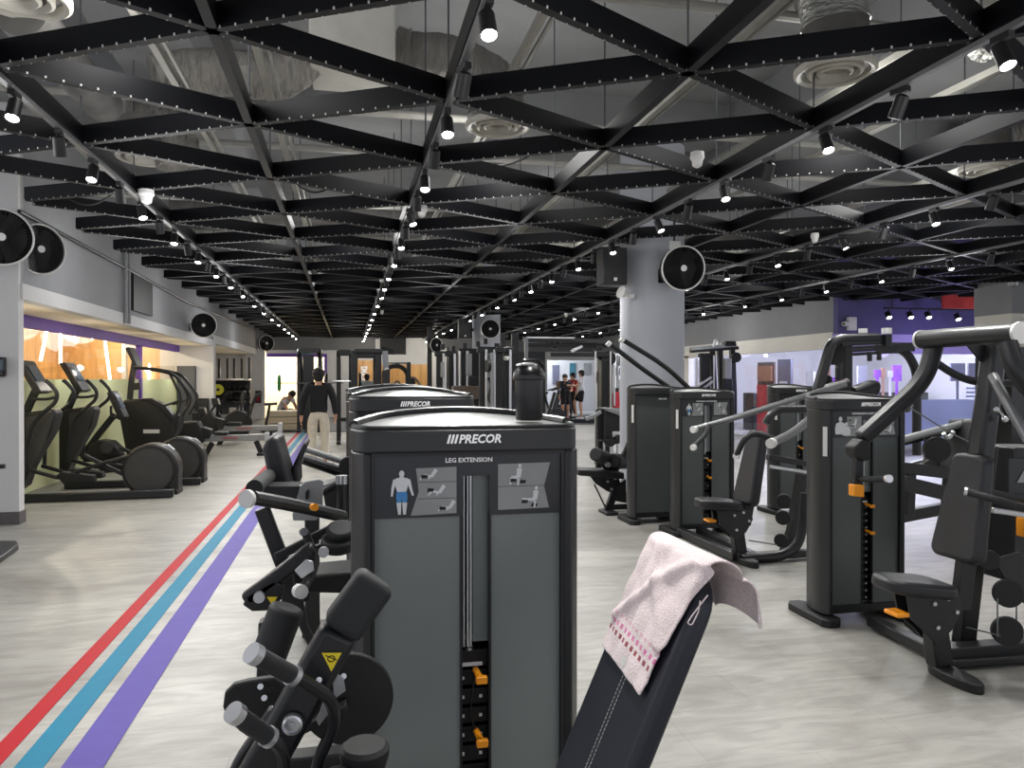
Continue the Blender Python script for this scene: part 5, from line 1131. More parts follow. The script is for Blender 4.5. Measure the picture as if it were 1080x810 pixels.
for k, u in enumerate((241, 247, 253, 259)): kettlebell(u, 411.5, .085, 'rubber', f'dark kettlebell on the middle rack shelf, {ordinal(k)} from the left of four')
for k, u in enumerate((234, 243, 250, 258)): kettlebell(u, 423, .09, 'rubber', f'dark kettlebell on the lowest rack shelf, {ordinal(k)} from the left of four')
p = at(230, 411, Y-.42); t = thing('weight_plate', 'yellow green weight plate leaning on the storage rack', 'weight plate', p); part(MB().lathe([(.03,-.02),(.16,-.02),(.175,0),(.16,.02),(.03,.02),(.03,-.02)], p, (0.2,-1,0), 28, False), 'disc', M['kettle_yellow'], t); part(MB().lathe([(.05,.018),(.05,.026),(.0,.026)], p, (.2,-1,0), 16), 'hub', M['rubber'], t)
p = at(249, 436, 24); t = thing('waste_bin', 'small pale bin before the storage rack', 'bin', p - V((0,0,p.z))); mb = MB(); mb.lathe([(.0,0),(.16,0),(.2,at(249,430,24).z),(.18,at(249,430,24).z),(.15,.03),(0,.03)], p - V((0,0,p.z)), EZ, 20); part(mb, 'tub', M['cap_white'], t)
# stacked aerobic steps
for k, (v0, v1, u0, u1) in enumerate(((447,454,277,313), (440,447,279,316), (433,440,281,314))):
    a, b = at(u0, v1, 22.7), at(u1, v0, 22.7); mb = MB(); mb.bx(a.x, b.x, 22.7, 23.2, max(.015,a.z), b.z)
    solo(mb, 'aerobic_step', M['wood_step'], ['lowest pale wooden step before the far studio window', 'middle pale wooden step before the far studio window', 'topmost pale wooden step before the far studio window'][k], 'step', (a.x, 23, 0), 'stacked wooden steps', bev=.02)

# ================================================================= FAR MACHINES
def rack(name, lab, cat, u0, u1, vt, Y, depth=1.2, curved=True, bar=False, post=.09, extra=()):
    a, b = at(u0, vt, Y), at(u1, vt, Y); zt = a.z; t = thing(name, lab, cat, V(((a.x+b.x)/2, Y, 0)))
    for x in (a.x, b.x):
        if curved: part(MB().bar([V((x,Y,.03)), V((x,Y,zt)), V((x,Y+depth*.6,zt)), V((x,Y+depth,.9)), V((x,Y+depth,.03))], post, post, up=(1,0,0), fil=.35), 'side_frame', M['frame_black'], t, bev=.012)
        else:
            for yy in (Y, Y+depth): part(MB().bar([V((x,yy,.03)), V((x,yy,zt))], post, post, up=(0,1,0)), 'upright', M['frame_black'], t, bev=.01)
            part(MB().bar([V((x,Y,zt)), V((x,Y+depth,zt))], post, post), 'top_rail', M['frame_black'], t, bev=.01)
        part(MB().bar([V((x,Y-.2,.04)), V((x,Y+depth+.1,.04))], post, .07), 'base_rail', M['frame_black'], t, bev=.01)
    part(MB().bar([V((a.x,Y+.1,zt-.02)), V((b.x,Y+.1,zt-.02))], post, .14), 'top_beam', M['frame_black'], t, bev=.01); part(MB().bar([V((a.x,Y+depth,.5)), V((b.x,Y+depth,.5))], post*.8, .08), 'rear_beam', M['frame_black'], t)
    for s in (-1, 1): part(MB().slab([V(((a.x+b.x)/2 + s*(b.x-a.x)*.5, Y+.1, zt-.05)), V(((a.x+b.x)/2 + s*(b.x-a.x)*.32, Y+.1, zt-.05)), V(((a.x+b.x)/2 + s*(b.x-a.x)*.5, Y+.1, zt-.35))], EY, .02), 'gusset', M['frame_black'], t)
    return t, a, b, zt
def barbell(lab, c, w, mcol, r=.22, z=1.1, grp='barbells on racks'):
    t = thing('barbell', lab, 'barbell', V((c.x, c.y, z)), grp); part(MB().cyl(V((c.x-w/2,c.y,z)), V((c.x+w/2,c.y,z)), .014, n=8), 'bar', M['chrome'], t)
    for s in (-1, 1): part(MB().lathe([(.02,-.03),(r*.9,-.03),(r,0),(r*.9,.03),(.02,.03)], V((c.x+s*w*.42,c.y,z)), (1,0,0), 24), 'plate', M[mcol], t)
t_, a, b, zt = rack('power_rack', 'black half rack right behind the man in the black shirt', 'power rack', 315, 337, 369, 22.5, 1.6)
part(MB().bx(a.x+.1, a.x+.4, 22.7, 23.1, .05, 2.2), 'weight_shroud', M['shell_dark'], t_, bev=.02)
barbell('barbell with green plates on the rack behind the man in black', V(((a.x+b.x)/2, 22.35, 0)), 1.9, 'green_plate', .24, at(325,404,22.4).z)
t_, a, b, zt = rack('power_rack', 'tall black rack with rounded left corner just right of the man in black', 'power rack', 357, 370, 371, 18.2, 1.3)
barbell('barbell with black plates beside the man in black', V((at(362,402,18).x, 18.05, 0)), .9, 'rubber', .2, at(362,402,18).z)
t_, a, b, zt = rack('smith_machine', 'black cage frame with cut corner gussets before the timber wall', 'smith machine', 374, 399, 373, 16.5, 1.4, False, post=.13)
platepx(t_, 'top_crossbar', [(374,368),(404,368),(404,372),(374,372)], 16.4, .1, 'frame_black'); tubepx(t_, 'pulley_arm', [(402,366),(408,369),(415,371)], 16.4, .04); barpx(t_, 'cable_post', [(406,370),(407,390),(405,413)], 16.4, .12, .1, 'steel_rod')
platepx(t_, 'stack_cover', [(403,391),(411,389),(411,414),(403,414)], 16.3, .3, 'shell_dark', .02); discpx(t_, 'pulley', 408, 390, 16.2, .05, .05, 'cap_white')
t_ = thing('pullover_machine', 'black machine with an arched tube arm in front of the timber feature wall', 'weight machine', V((at(422,400,18).x, 18, 0)), 'selectorised weight machines')
tubepx(t_, 'arch_arm', [(407,390),(412,386.5),(421,386),(426,389),(430,394),(430,414)], 18, .055, fil=.2); platepx(t_, 'upright', [(429,382),(433,382),(433,410),(429,410)], 18, .14); barpx(t_, 'thin_bar', [(407,383),(431,383)], 18, .03, .04, bev=0); discpx(t_, 'weight_disc', 434, 403, 18, .09, .1, 'rubber'); barpx(t_, 'seat_post', [(430,410),(430,455)], 18, .12, .1); platepx(t_, 'seat_pad', [(415,412),(429,412),(429,416),(415,416)], 18, .3, 'vinyl', .02)
barpx(t_, 'base_rail', [(405,452),(436,452)], 18, .1, .1)
# multi-station cable tower group (columns left of the bottle)
Yc = 13.2
def station(us, vt, Y, lab, boxes=(), chrome=(), extra=None, name='cable_machine'):
    t = thing(name, lab, 'cable machine', V((at(sum(us)/len(us),400,Y).x, Y, 0)), 'cable machines in the middle distance')
    zt = at(540, vt, Y).z
    for u in us:
        x = at(u,400,Y).x; part(MB().bar([V((x,Y,.03)), V((x,Y,zt))], .13, .1, up=(0,1,0)), 'upright', M['frame_black'], t, bev=.012)
        part(MB().bx(x-.09, x+.09, Y-.35, Y+.35, 0, .06), 'base_foot', M['rubber'], t, bev=.01)
    xa, xb = at(min(us),400,Y).x, at(max(us),400,Y).x
    part(MB().bx(xa-.1, xb+.1, Y-.07, Y+.07, zt-.1, zt), 'top_beam', M['frame_black'], t, bev=.015); part(MB().bx(xa, xb, Y-.05, Y+.05, .05, .13), 'base_beam', M['frame_black'], t, bev=.01)
    for u in chrome: x = at(u,400,Y-.12).x; part(MB().cyl(V((x,Y-.12,.1)), V((x,Y-.12,zt-.05)), .024, n=12), 'chrome_rail', M['silver'], t)
    for u0, u1, v0, v1, m in boxes: platepx(t, 'stack_cover', [(u0,v0),(u1,v0),(u1,v1),(u0,v1)], Y-.15, .18, m, .015)
    return t
t_ = station((463.5, 476), 371, 15.2, 'black and chrome cable tower at the left of the middle cable group', chrome=(479.5, 468), boxes=((465,468,382,398,'rower_grey'),))
t_ = station((489, 501), 368, 13.6, 'cable tower with a brown stack box below the far loudspeaker', boxes=((477,504,407,421,'brown_box'), (494,502,397,406,'slot_dark'), (491.5,497,373,396,'rower_grey')), chrome=(485, 493))
for u, v in ((467,367), (478,369), (490,366), (504,364), (512,361)): barpx(t_, 'top_grip', [(u,v-4),(u,v+2)], 13.6, .07, .07)
t_ = station((509.5, 526, 535), 366, 12.6, 'wide cable tower with tall pale rails left of the shaker bottle', chrome=(513, 521.5, 538), boxes=((523,532,366,372,'shell_dark'), (516,520,372,430,'rower_grey'), (532,536,376,380,'cap_white')))
for u, v in ((530,352), (524,362)): barpx(t_, 'top_grip', [(u,v),(u,v+14)], 12.6, .08, .08)
for v in (372, 377): barpx(t_, 'crossbar', [(513,v),(522,v)], 12.55, .04, .05)
discpx(t_, 'pulley', 514.5, 386, 12.4, .1, .05, 'rubber', ax=(1,.2,0)); tubepx(t_, 'chain_handle', [(515,398),(518,406),(515,420),(520,432)], 12.4, .02)
# crossover beam joining to the right-hand station
t_ = station((634, 641), 371, 13.5, 'cable crossover with a long top beam running behind the shaker bottle', chrome=(637, 646, 651.5), boxes=((633,640,379,430,'shell_dark'), (628,634,364,369,'rubber'), (645,657,430,440,'rower_grey')))
barpx(t_, 'long_beam', [(552,358),(604,358.5),(646,361)], 13.5, .08, .09); barpx(t_, 'long_beam', [(556,363.5),(640,365)], 13.7, .08, .06); barpx(t_, 'long_beam', [(580,374),(648,374.5)], 13.3, .07, .1); barpx(t_, 'chrome_beam', [(555,356),(606,356.5)], 13.4, .03, .03, 'silver')
barpx(t_, 'tilted_bar', [(602,371),(614,365)], 13.2, .05, .05, 'silver'); barpx(t_, 'drop_post', [(555,356),(555,386)], 13.4, .06, .05, 'steel_rod'); barpx(t_, 'far_post', [(543,352),(543,412)], 13.5, .12, .1)
discpx(t_, 'pulley', 642, 378, 13.3, .13, .06, 'rubber'); tubepx(t_, 'hook_handle', [(654,386),(655,376),(658,371),(662,376),(664,390)], 13.1, .035, 'frame_grey', fil=.15); platepx(t_, 'side_box', [(656,384),(665,384),(665,400),(656,400)], 13.1, .1, 'placard', .01)
for p, q_ in (((661,384),(660,410)), ((648,385),(648,428)), ((653,400),(655,428))): part(MB().tube(ats([p, q_], 13.0), .02, 8), 'guide_rod', M['silver'], t_)
for u in (628, 644, 658): x = at(u,400,13.1).x; part(MB().cyl(V((x,13.1,.1)), V((x,13.1,2.0)), .016, n=8), 'guide_rod', M['silver'], t_)
for u0, u1, v0, v1, m in ((652,663,402,412,'cap_white'), (650,662,388,396,'poster_dark'), (643,648,386,398,'rower_grey'), (627,632,392,404,'rower_grey'), (652,660,413,424,'picture_grey')): platepx(t_, 'station_fitting', [(u0,v0),(u1,v0),(u1,v1),(u0,v1)], 13.6, .08, m, .01)
p = at(650, 430, 13.35); t = thing('drink_flask', 'red drink flask standing by the cable crossover beside the round column', 'bottle', p); part(MB().lathe([(0,0),(.07,0),(.075,.02),(.075,.24),(.05,.29),(0,.29)], p, EZ, 18), 'body', M['red_bottle'], t); part(MB().lathe([(.045,.29),(.045,.36),(0,.36)], p, EZ, 14), 'cap', M['rubber'], t)
t_ = thing('lat_row_machine', 'black seated row machine with a pale lever arm under the cable crossover', 'weight machine', V((at(640,460,11.2).x, 11.2, 0)), 'selectorised weight machines')
Y = 11.2
platepx(t_, 'weight_cover', [(634,431),(645,432),(658,438),(658,462),(634,466)], Y, .3, 'shell_dark', .02); platepx(t_, 'top_plate', [(632,430),(642,430),(658,437),(656,440),(640,434)], Y-.1, .3, 'rower_grey', .01); barpx(t_, 'post', [(632,432),(632,470),(634,488)], Y, .09, .09); barpx(t_, 'lever_arm', [(618,442),(626,439),(634,434)], Y-.2, .05, .05, 'rower_grey')
barpx(t_, 'cross_arm', [(636,462),(648,466),(660,463)], Y, .08, .07); discpx(t_, 'roller', 643, 466, Y-.2, .07, .12, 'rubber'); discpx(t_, 'roller', 652, 462, Y-.2, .05, .1, 'frame_black'); platepx(t_, 'white_tag', [(646,455),(656,455),(656,461),(646,461)], Y-.16, .02, 'cap_white', .005)
barpx(t_, 'base_rail', [(628,487),(662,486)], Y, .1, .08)
# treadmill row behind the bottle
for k, (u, v, Y) in enumerate(((570,437,20), (577,420,24), (582,436,27.5))):
    o = at(u, v, Y); o.z = 0; t = thing('stationary_bike', ['dark stationary bike just right of the shaker bottle', 'dark stationary bike farther behind the shaker bottle', 'dark stationary bike left of the man in the dark shirt'][k], 'exercise bike', o, 'stationary bikes beyond the cable group'); q = lambda x, z, y=0: o + V((x, y, z))
    part(MB().lathe([(0,-.04),(.24,-.04),(.26,0),(.24,.04),(0,.04)], q(.35,.32), (0,1,0), 24), 'wheel', M['rubber'], t); b_ = MB(); b_.bar([q(-.45,.04), q(.6,.04)], .1, .06); b_.bar([q(.35,.32), q(-.1,.35), q(-.3,.95)], .08, .07, up=(0,1,0)); b_.bar([q(.1,.2), q(.4,1.15)], .08, .07, up=(0,1,0)); part(b_, 'frame', M['frame_black'], t, bev=.01)
    part(MB().bar([q(-.45,.98), q(-.15,1.0)], .18, .06), 'saddle', M['vinyl'], t, bev=.02); part(MB().tube([q(.25,1.2,-.2), q(.5,1.25,-.18), q(.5,1.25,.18), q(.25,1.2,.2)], .02, 8, .06), 'handlebar', M['frame_black'], t); part(MB().box(q(.5,1.35), (.04,.3,.2)), 'monitor', M['tv_black'], t)
# station at the right wall behind the column
t_ = station((741, 745.5), 371, 17.0, 'cable station in front of the right wall just right of the round column', chrome=(735, 753), boxes=((763,770,378,400,'rower_grey'), (762,771,399,413,'rubber')))
for u in (751, 759, 772): barpx(t_, 'upright', [(u,368),(u+2,414),(u+2,440)], 17.0, .12, .1)
barpx(t_, 'top_bar', [(728,368),(776,364)], 16.9, .08, .1, 'rower_grey'); barpx(t_, 'top_bar', [(728,370.5),(778,367)], 16.95, .08, .12); platepx(t_, 'top_motor', [(763,360),(774,360),(774,365),(763,365)], 16.9, .2); discpx(t_, 'round_weight', 776, 377, 16.9, .12, .1, 'rubber'); tubepx(t_, 'hook', [(752,366),(754,359),(757,358),(757,364)], 16.8, .03, 'silver', fil=.1)
barpx(t_, 'slanted_rail', [(733,409),(750,398)], 16.9, .05, .06, 'silver'); barpx(t_, 'slanted_rail', [(738,412),(752,402)], 16.9, .05, .06, 'silver')
p0 = at(742, 374, 24); solo(MB().box(p0, (.8,.05,.32)), 'wall_sign', M['label_white'], 'white sign hung behind the cable station near the right wall', 'sign', p0)

# rear fly machine with tower T7 behind the chest press
T7 = V((4.92, 7.7, 0)); m8 = thing('fly_machine', 'tall black fly machine behind the chest press with an arched overhead frame', 'weight machine', T7, 'selectorised weight machines')
tower(m8, T7, None, zs=1.02, nplates=4)
y8 = 7.1
tubepx(m8, 'arch_frame', [(862,412),(869,388),(876,363),(886,357.5),(925,357)], y8, .055, 'frame_grey', fil=.25, n=12); barpx(m8, 'tower_post', [(893,356),(893,412)], y8+.2, .1, .07, bev=.01)
tubepx(m8, 'arch_frame', [(925,367.5),(954,368),(967,390),(967,480)], y8+.6, .05, fil=.25, n=12); barpx(m8, 'top_beam', [(885,360),(934,358)], y8, .1, .09); barpx(m8, 'post_stub', [(935,353),(935,366)], y8-.05, .07, .08); discpx(m8, 'post_cap', 935, 349, y8-.05, .05, .06, 'cap_white', ax=(0,0,1))
barpx(m8, 'post_stub', [(910,350),(910,356)], y8+.3, .06, .06); discpx(m8, 'post_cap', 910, 349, y8+.3, .045, .05, 'cap_white', ax=(0,0,1)); discpx(m8, 'pulley', 880, 374, y8+.15, .11, .1, 'rubber', ax=(.5,1,0))
for v in (367, 370, 374): barpx(m8, 'cross_rail', [(897,v),(948,v-3)], y8+.3, .03, .03, bev=.004)
barpx(m8, 'cross_rail', [(926,366),(962,366)], y8+.55, .1, .1)
for u, v in ((917,376), (927,375), (884,392)): barpx(m8, 'pulley_bracket', [(u,v-5),(u,v+5)], y8+.2, .04, .04)
tubepx(m8, 'pad_arm', [(861,418),(880,410),(894,406)], y8, .075, 'vinyl', n=16); tubepx(m8, 'pad_arm', [(900,416),(918,409),(923,410)], y8, .085, 'vinyl', n=16)
barpx(m8, 'base_rail', [(850,560),(960,500)], y8, .1, .08); barpx(m8, 'rear_post', [(884,376),(884,405)], y8+.4, .05, .05)
# incline press sled on the right behind the chest press
sl0 = V((at(985,500,6.2).x, 6.2, 0)); m9 = thing('incline_press_machine', 'low inclined press with a pale sled rail, behind the chest press before the blue glass', 'weight machine', sl0, 'selectorised weight machines')
y9 = 6.2
tubepx(m9, 'sled_rail', [(950,464),(985,455),(1023,445)], y9, .035, 'rower_grey', n=12); barpx(m9, 'sled_underside', [(950,467),(1023,449)], y9+.05, .06, .05); platepx(m9, 'sled_housing', [(1013,443),(1034,442),(1036,452),(1020,478),(1008,503),(996,503),(1006,470)], y9, .3, 'rubber', .02)
discpx(m9, 'pulley', 988, 474, y9-.1, .115, .06, 'rubber', ax=(.4,1,0)); discpx(m9, 'pulley', 983, 487, y9+.1, .07, .06, 'rubber', ax=(.4,1,0)); tubepx(m9, 'chain', [(995,457),(1000,463),(1006,455)], y9-.1, .02, 'silver')
barpx(m9, 'lower_rail', [(950,493),(1008,500)], y9-.3, .1, .11); barpx(m9, 'lower_rail', [(950,509),(1000,521)], y9-.6, .12, .12); barpx(m9, 'silver_strip', [(958,490),(1004,478)], y9+.2, .03, .03, 'silver')
platepx(m9, 'tension_plate', [(972,490),(985,480),(988,492)], y9, .04); mb = MB()
for u in (975, 983, 992): part(MB().cyl(at(u,460,y9), at(u,500,y9), .006, n=6), 'steel_cable', M['steel_rod'], m9)
barpx(m9, 'floor_rail', [(950,545),(1030,530)], y9-.2, .1, .08); barpx(m9, 'support_leg', [(1002,500),(1000,532)], y9-.1, .09, .08); barpx(m9, 'support_leg', [(960,495),(958,543)], y9-.3, .08, .08)

# ---- shop display behind the right glass
def poster(u0, u1, v0, v1, X, mats, name, lab, cat):
    a, b = atx(u0, v0, X), atx(u1, v1, X); za = atx((u0+u1)/2, v0, X).z; zb = atx((u0+u1)/2, v1, X).z
    t = thing(name, lab, cat, V((X, (a.y+b.y)/2, zb))); mb = MB(); mb.bx(X, X+.06, a.y, b.y, zb, za); part(mb, 'board', M[mats[0]], t); return t, a, b, za, zb
t, a, b, za, zb = poster(799, 816, 382, 406, XR+.9, ('poster_dark',), 'poster_stand', 'tall poster stand with a dark torso picture above a red base, behind the right glass', 'poster stand')
part(MB().bx(XR+.88, XR+.96, a.y, b.y, .0, zb), 'red_base', M['poster_red'], t); part(MB().bx(XR+.86, XR+.89, b.y+.05, a.y-.05, zb+.1, za-.1), 'picture', M['skin_dark'], t)
t, a, b, za, zb = poster(820, 834, 379, 470, XR+.7, ('door_slate',), 'shop_door', 'slate coloured door behind the right glass', 'door'); zz = zb if zb > 0 else 0
part(MB().bx(XR+.66, XR+.7, (a.y+b.y)/2-.15, (a.y+b.y)/2+.15, 1.2, 1.45), 'notice', M['label_white'], t)
for k, (u0, u1, v0, v1, m, nm, lab) in enumerate(((850,858,392,410,'label_white','price_board','white notice board in the shop display behind the right glass'), (864,874,389,408,'skin','display_picture','tan picture in the shop display beside the white notice'), (876,884,398,412,'poster_violet','display_picture','small violet picture in the shop display behind the right glass'))):
    a, b = atx(u0, v0, XR+1.0), atx(u1, v1, XR+1.0); mb = MB(); mb.bx(XR+1.0, XR+1.05, a.y, b.y, b.z, a.z); mb.bx(XR+1.02, XR+1.04, (a.y+b.y)/2-.03, (a.y+b.y)/2+.03, 0, b.z); solo(mb, nm, M[m], lab, 'display', (XR+1.0, a.y, 0))
for k, (u0, u1, v0, v1, m, lab) in enumerate(((923,929,390,398,'poster_violet','violet picture board in the front shop window, leftmost'), (937,942,391,398,'label_white','white notice in the front shop window'), (942,951,385,402,'poster_violet','violet and orange picture board in the front shop window, rightmost'), (930,934,388,399,'skin','tan picture board in the front shop window'), (905,914,386,408,'column','pale blue banner in the front shop window'), (1003,1018,383,402,'door_slate','grey window panel in the front shop right of the press arm'), (1022,1040,383,404,'door_slate','grey window panel in the front shop by the gusset'))):
    Yp = YW + 2.2; a, b = at(u0, v0, Yp), at(u1, v1, Yp); mb = MB(); mb.bx(a.x, b.x, Yp, Yp+.05, b.z, a.z); mb.bx((a.x+b.x)/2-.03, (a.x+b.x)/2+.03, Yp+.01, Yp+.04, 0, b.z); solo(mb, 'display_board', M[m], lab, 'display', (a.x, Yp, 0))
mb = MB(); mb.bx(XR+1.5, 17.5, 20.5, 21.1, 0, 1.1); solo(mb, 'shop_counter', M['shell_dark'], 'long dark counter at the back of the shop behind the right glass', 'counter', (14, 20.8, 0), bev=.02)
# far bright windows: pictures
for k, (u0, u1, v0, v1, m, lab) in enumerate(((601,607,383,398,'teal_panel','teal picture on the outer wall beyond the bright back windows'), (583,590,385,405,'door_slate','grey doorway panel beyond the bright back windows'), (616,622,383,395,'picture_grey','grey picture beyond the bright back windows'))):
    Yp = 34.4; a, b = at(u0, v0, Yp), at(u1, v1, Yp); mb = MB(); mb.bx(a.x, b.x, Yp, Yp+.05, b.z, a.z); solo(mb, 'wall_picture', M[m], lab, 'picture', (a.x, Yp, b.z))
tl = thing('wall_lettering', 'white lettering running up the timber feature wall', 'sign', at(381, 393, YB-.04)); pA, pB = at(384, 386, YB-.04), at(384, 401, YB-.04)
text('GYM2', 'letters', (pA+pB)/2, (0,0,1), (-1,0,0), abs(pA.z-pB.z), .26, M['letter_white'], tl, .04)
# ================================================================= PEOPLE
def skinned(name, J, E_, R_, m, parent, sub=2, root='pelvis'):
    ks = [k for k in J if any(k in e for e in E_)]; ks.sort(key=lambda k: k != root); ix = {k: i for i, k in enumerate(ks)}; org = WL[parent.name]
    me = bpy.data.meshes.new(name); me.from_pydata([tuple(J[k]-org) for k in ks], [(ix[a], ix[b]) for a, b in E_], [])
    o = bpy.data.objects.new(name, me); COL.objects.link(o)
    s = o.modifiers.new('skin', 'SKIN'); s.use_smooth_shade = True; s.branch_smoothing = .3
    if not me.skin_vertices: me.attributes.new('skin', 'FLOAT', 'POINT')
    for k in ks:
        sv = me.skin_vertices[0].data[ix[k]]; r = R_[k]; sv.radius = (r, r) if not isinstance(r, tuple) else r
    me.skin_vertices[0].data[0].use_root = True
    ss = o.modifiers.new('sub', 'SUBSURF'); ss.levels = sub; ss.render_levels = sub
    bpy.context.view_layer.update()
    m2 = bpy.data.meshes.new_from_object(o.evaluated_get(bpy.context.evaluated_depsgraph_get()))
    bpy.data.objects.remove(o); bpy.data.meshes.remove(me); m2.materials.clear(); m2.materials.append(m); m2.name = name
    for p in m2.polygons: p.use_smooth = True
    o = bpy.data.objects.new(name, m2); COL.objects.link(o); o.parent = parent; WL[o.name] = org
    return o
def person(base, heading, H, lab, pose, top, bot, shoes='shoe', skin='skin', long_sleeve=False, long_leg=True, hair=True, group=None):
    """base = ground point under the pelvis; heading 0 faces +Y. pose overrides joints (x right, y forward, z up) in units of height"""
    t = thing('person', lab, 'person', base, group); base = V(base); c, s = math.cos(heading), math.sin(heading)
    P = dict(pelvis=(0,0,.53), waist=(0,.0,.61), chest=(0,.005,.72), neck=(0,-.005,.825), chin=(0,.012,.872), crown=(0,.012,.945),
             shl=(-.105,0,.80), ell=(-.135,-.01,.63), wrl=(-.14,.03,.485), hdl=(-.135,.045,.43), shr=(.105,0,.80), elr=(.135,-.01,.63), wrr=(.14,.03,.485), hdr=(.135,.045,.43),
             hpl=(-.055,0,.51), knl=(-.06,.015,.285), anl=(-.06,-.015,.05), tol=(-.065,.085,.015), hpr=(.055,0,.51), knr=(.06,.015,.285), anr=(.06,-.015,.05), tor=(.065,.085,.015))
    P.update(pose)
    J = {k: base + V((v[0]*c - v[1]*s, v[0]*s + v[1]*c, v[2]))*H if False else base + V(((v[0]*c - v[1]*s)*H, (v[0]*s + v[1]*c)*H, v[2]*H)) for k, v in P.items()}
    R_ = dict(pelvis=(.085*H,.062*H), waist=(.078*H,.055*H), chest=(.098*H,.062*H), neck=.034*H, chin=.044*H, crown=.05*H, shl=.042*H, ell=.027*H, wrl=.017*H, hdl=.015*H, shr=.042*H, elr=.027*H, wrr=.017*H, hdr=.015*H,
              hpl=.055*H, knl=.036*H, anl=.022*H, tol=.018*H, hpr=.055*H, knr=.036*H, anr=.022*H, tor=.018*H)
    arms = [('chest','shl'),('shl','ell'),('ell','wrl'),('wrl','hdl'),('chest','shr'),('shr','elr'),('elr','wrr'),('wrr','hdr')]
    legs = [('pelvis','hpl'),('hpl','knl'),('knl','anl'),('anl','tol'),('pelvis','hpr'),('hpr','knr'),('knr','anr'),('anr','tor')]
    RS = dict(R_); 
    for k in ('pelvis','waist','chest'): RS[k] = tuple(x*.78 for x in R_[k])
    for k in ('shl','shr','hpl','hpr'): RS[k] = R_[k]*.8
    if long_leg: RS['knl'] = RS['knr'] = R_['knl']*.85
    body = skinned('body', J, [('pelvis','waist'),('waist','chest'),('chest','neck'),('neck','chin'),('chin','crown')] + arms + legs, RS, M[skin], t)
    # face and fingers
    hc = (J['chin'] + J['crown'])/2; up = (J['crown'] - J['chin']).normalized(); fw = V((-s, c, 0)); fw = (fw - up*fw.dot(up)).normalized(); sd = fw.cross(up)
    f = MB(); f.lathe([(.009*H,-.012*H),(.006*H,.0),(0,.004*H)], hc + fw*.046*H - up*.004*H, fw, 8); f.ball(hc + sd*.05*H - up*.0, (.01*H,.012*H,.018*H), 8); f.ball(hc - sd*.05*H, (.01*H,.012*H,.018*H), 8); part(f, 'nose_and_ears', M[skin], body)
    f = MB(); f.ball(hc + fw*.046*H + sd*.017*H + up*.008*H, .005*H, 6); f.ball(hc + fw*.046*H - sd*.017*H + up*.008*H, .005*H, 6); f.box(hc + fw*.047*H - up*.026*H, (.022*H,.006*H,.004*H)); part(f, 'eyes_and_mouth', M['hair'], body)
    for k, sg in (('l',-1),('r',1)):
        w, h_ = J['wr'+k], J['hd'+k]; d = (h_-w).normalized(); n = fw - d*fw.dot(d); n = n.normalized() if n.length > .01 else sd; fg = MB()
        for j in range(4):
            b_ = h_ + n*(j-1.5)*.0095*H; l = (.036,.042,.04,.031)[j]*H; fg.tube([b_ - d*.01*H, b_ + d*l*.5, b_ + d*l*.85 - sd*sg*(.012*H)], [.0052*H,.0048*H,.0038*H], 6)
        b_ = w*.5 + h_*.5 + n*.012*H; fg.tube([b_, b_ + n*.016*H + d*.014*H, b_ + n*.019*H + d*.034*H], [.0062*H,.0056*H,.0042*H], 6); part(fg, 'fingers', M[skin], body)
    big = lambda k, f_, a=.0: tuple(x*f_ + a for x in R_[k]) if isinstance(R_[k], tuple) else R_[k]*f_ + a
    RT = {k: big(k, 1.1, .006*H) for k in R_}; J2 = dict(J); J2['hem'] = J['pelvis'] - (J['waist']-J['pelvis'])*.45; RT['hem'] = (.112*H,.085*H); J2['col'] = J['neck']*.72 + J['chest']*.28; RT['col'] = .052*H
    ea = []
    for k in 'lr':
        if long_sleeve: ea += [('chest','sh'+k),('sh'+k,'el'+k),('el'+k,'cu'+k)]; J2['cu'+k] = J['el'+k]*.08 + J['wr'+k]*.92; RT['cu'+k] = .027*H
        else: ea += [('chest','sh'+k),('sh'+k,'sl'+k)]; J2['sl'+k] = J['sh'+k]*.4 + J['el'+k]*.6; RT['sl'+k] = .042*H
    skinned('shirt', J2, [('hem','waist'),('waist','chest'),('chest','col')] + ea, RT, M[top], t, root='hem')
    el = []
    RB = {k: big(k, 1.1, .007*H) for k in R_}; J3 = dict(J)
    for k in 'lr':
        el += [('pelvis','hp'+k),('hp'+k,'kn'+k)] if long_leg else [('pelvis','hp'+k),('hp'+k,'sh_'+k)]
        if long_leg: el.append(('kn'+k,'cf'+k)); J3['cf'+k] = J['kn'+k]*.1 + J['an'+k]*.9; RB['cf'+k] = .036*H; RB['kn'+k] = .044*H
        else: J3['sh_'+k] = J['hp'+k]*.15 + J['kn'+k]*.85; RB['sh_'+k] = .052*H
    skinned('trousers' if long_leg else 'shorts', J3, [('waist','pelvis')] + el, RB, M[bot], t)
    for k in 'lr':
        a, b_ = J['an'+k], J['to'+k]; d = (b_-a); d.z = 0; d = d.normalized(); sh = MB(); zf = min(a.z-.05*H, b_.z-.015*H)
        n = V((-d.y, d.x, 0)); o_ = V((a.x, a.y, zf))
        sh.prism([(-.035*H,-.022*H),(.0,-.026*H),(.07*H,-.03*H),(.11*H,-.018*H),(.118*H,0),(.11*H,.018*H),(.07*H,.03*H),(0,.026*H),(-.035*H,.022*H)], o_, d, n, .034*H, .017*H + .0); part(sh, 'shoe', M[shoes], t, bev=.01)
    if hair:
        h = MB(); h.ball(hc - fw*.016*H + up*.016*H, (.06*H,.064*H,.058*H), 14); h.ball(hc - fw*.026*H - up*.022*H, (.05*H,.042*H,.054*H), 12)
        part(h, 'hair', M['hair'], t)
    return t
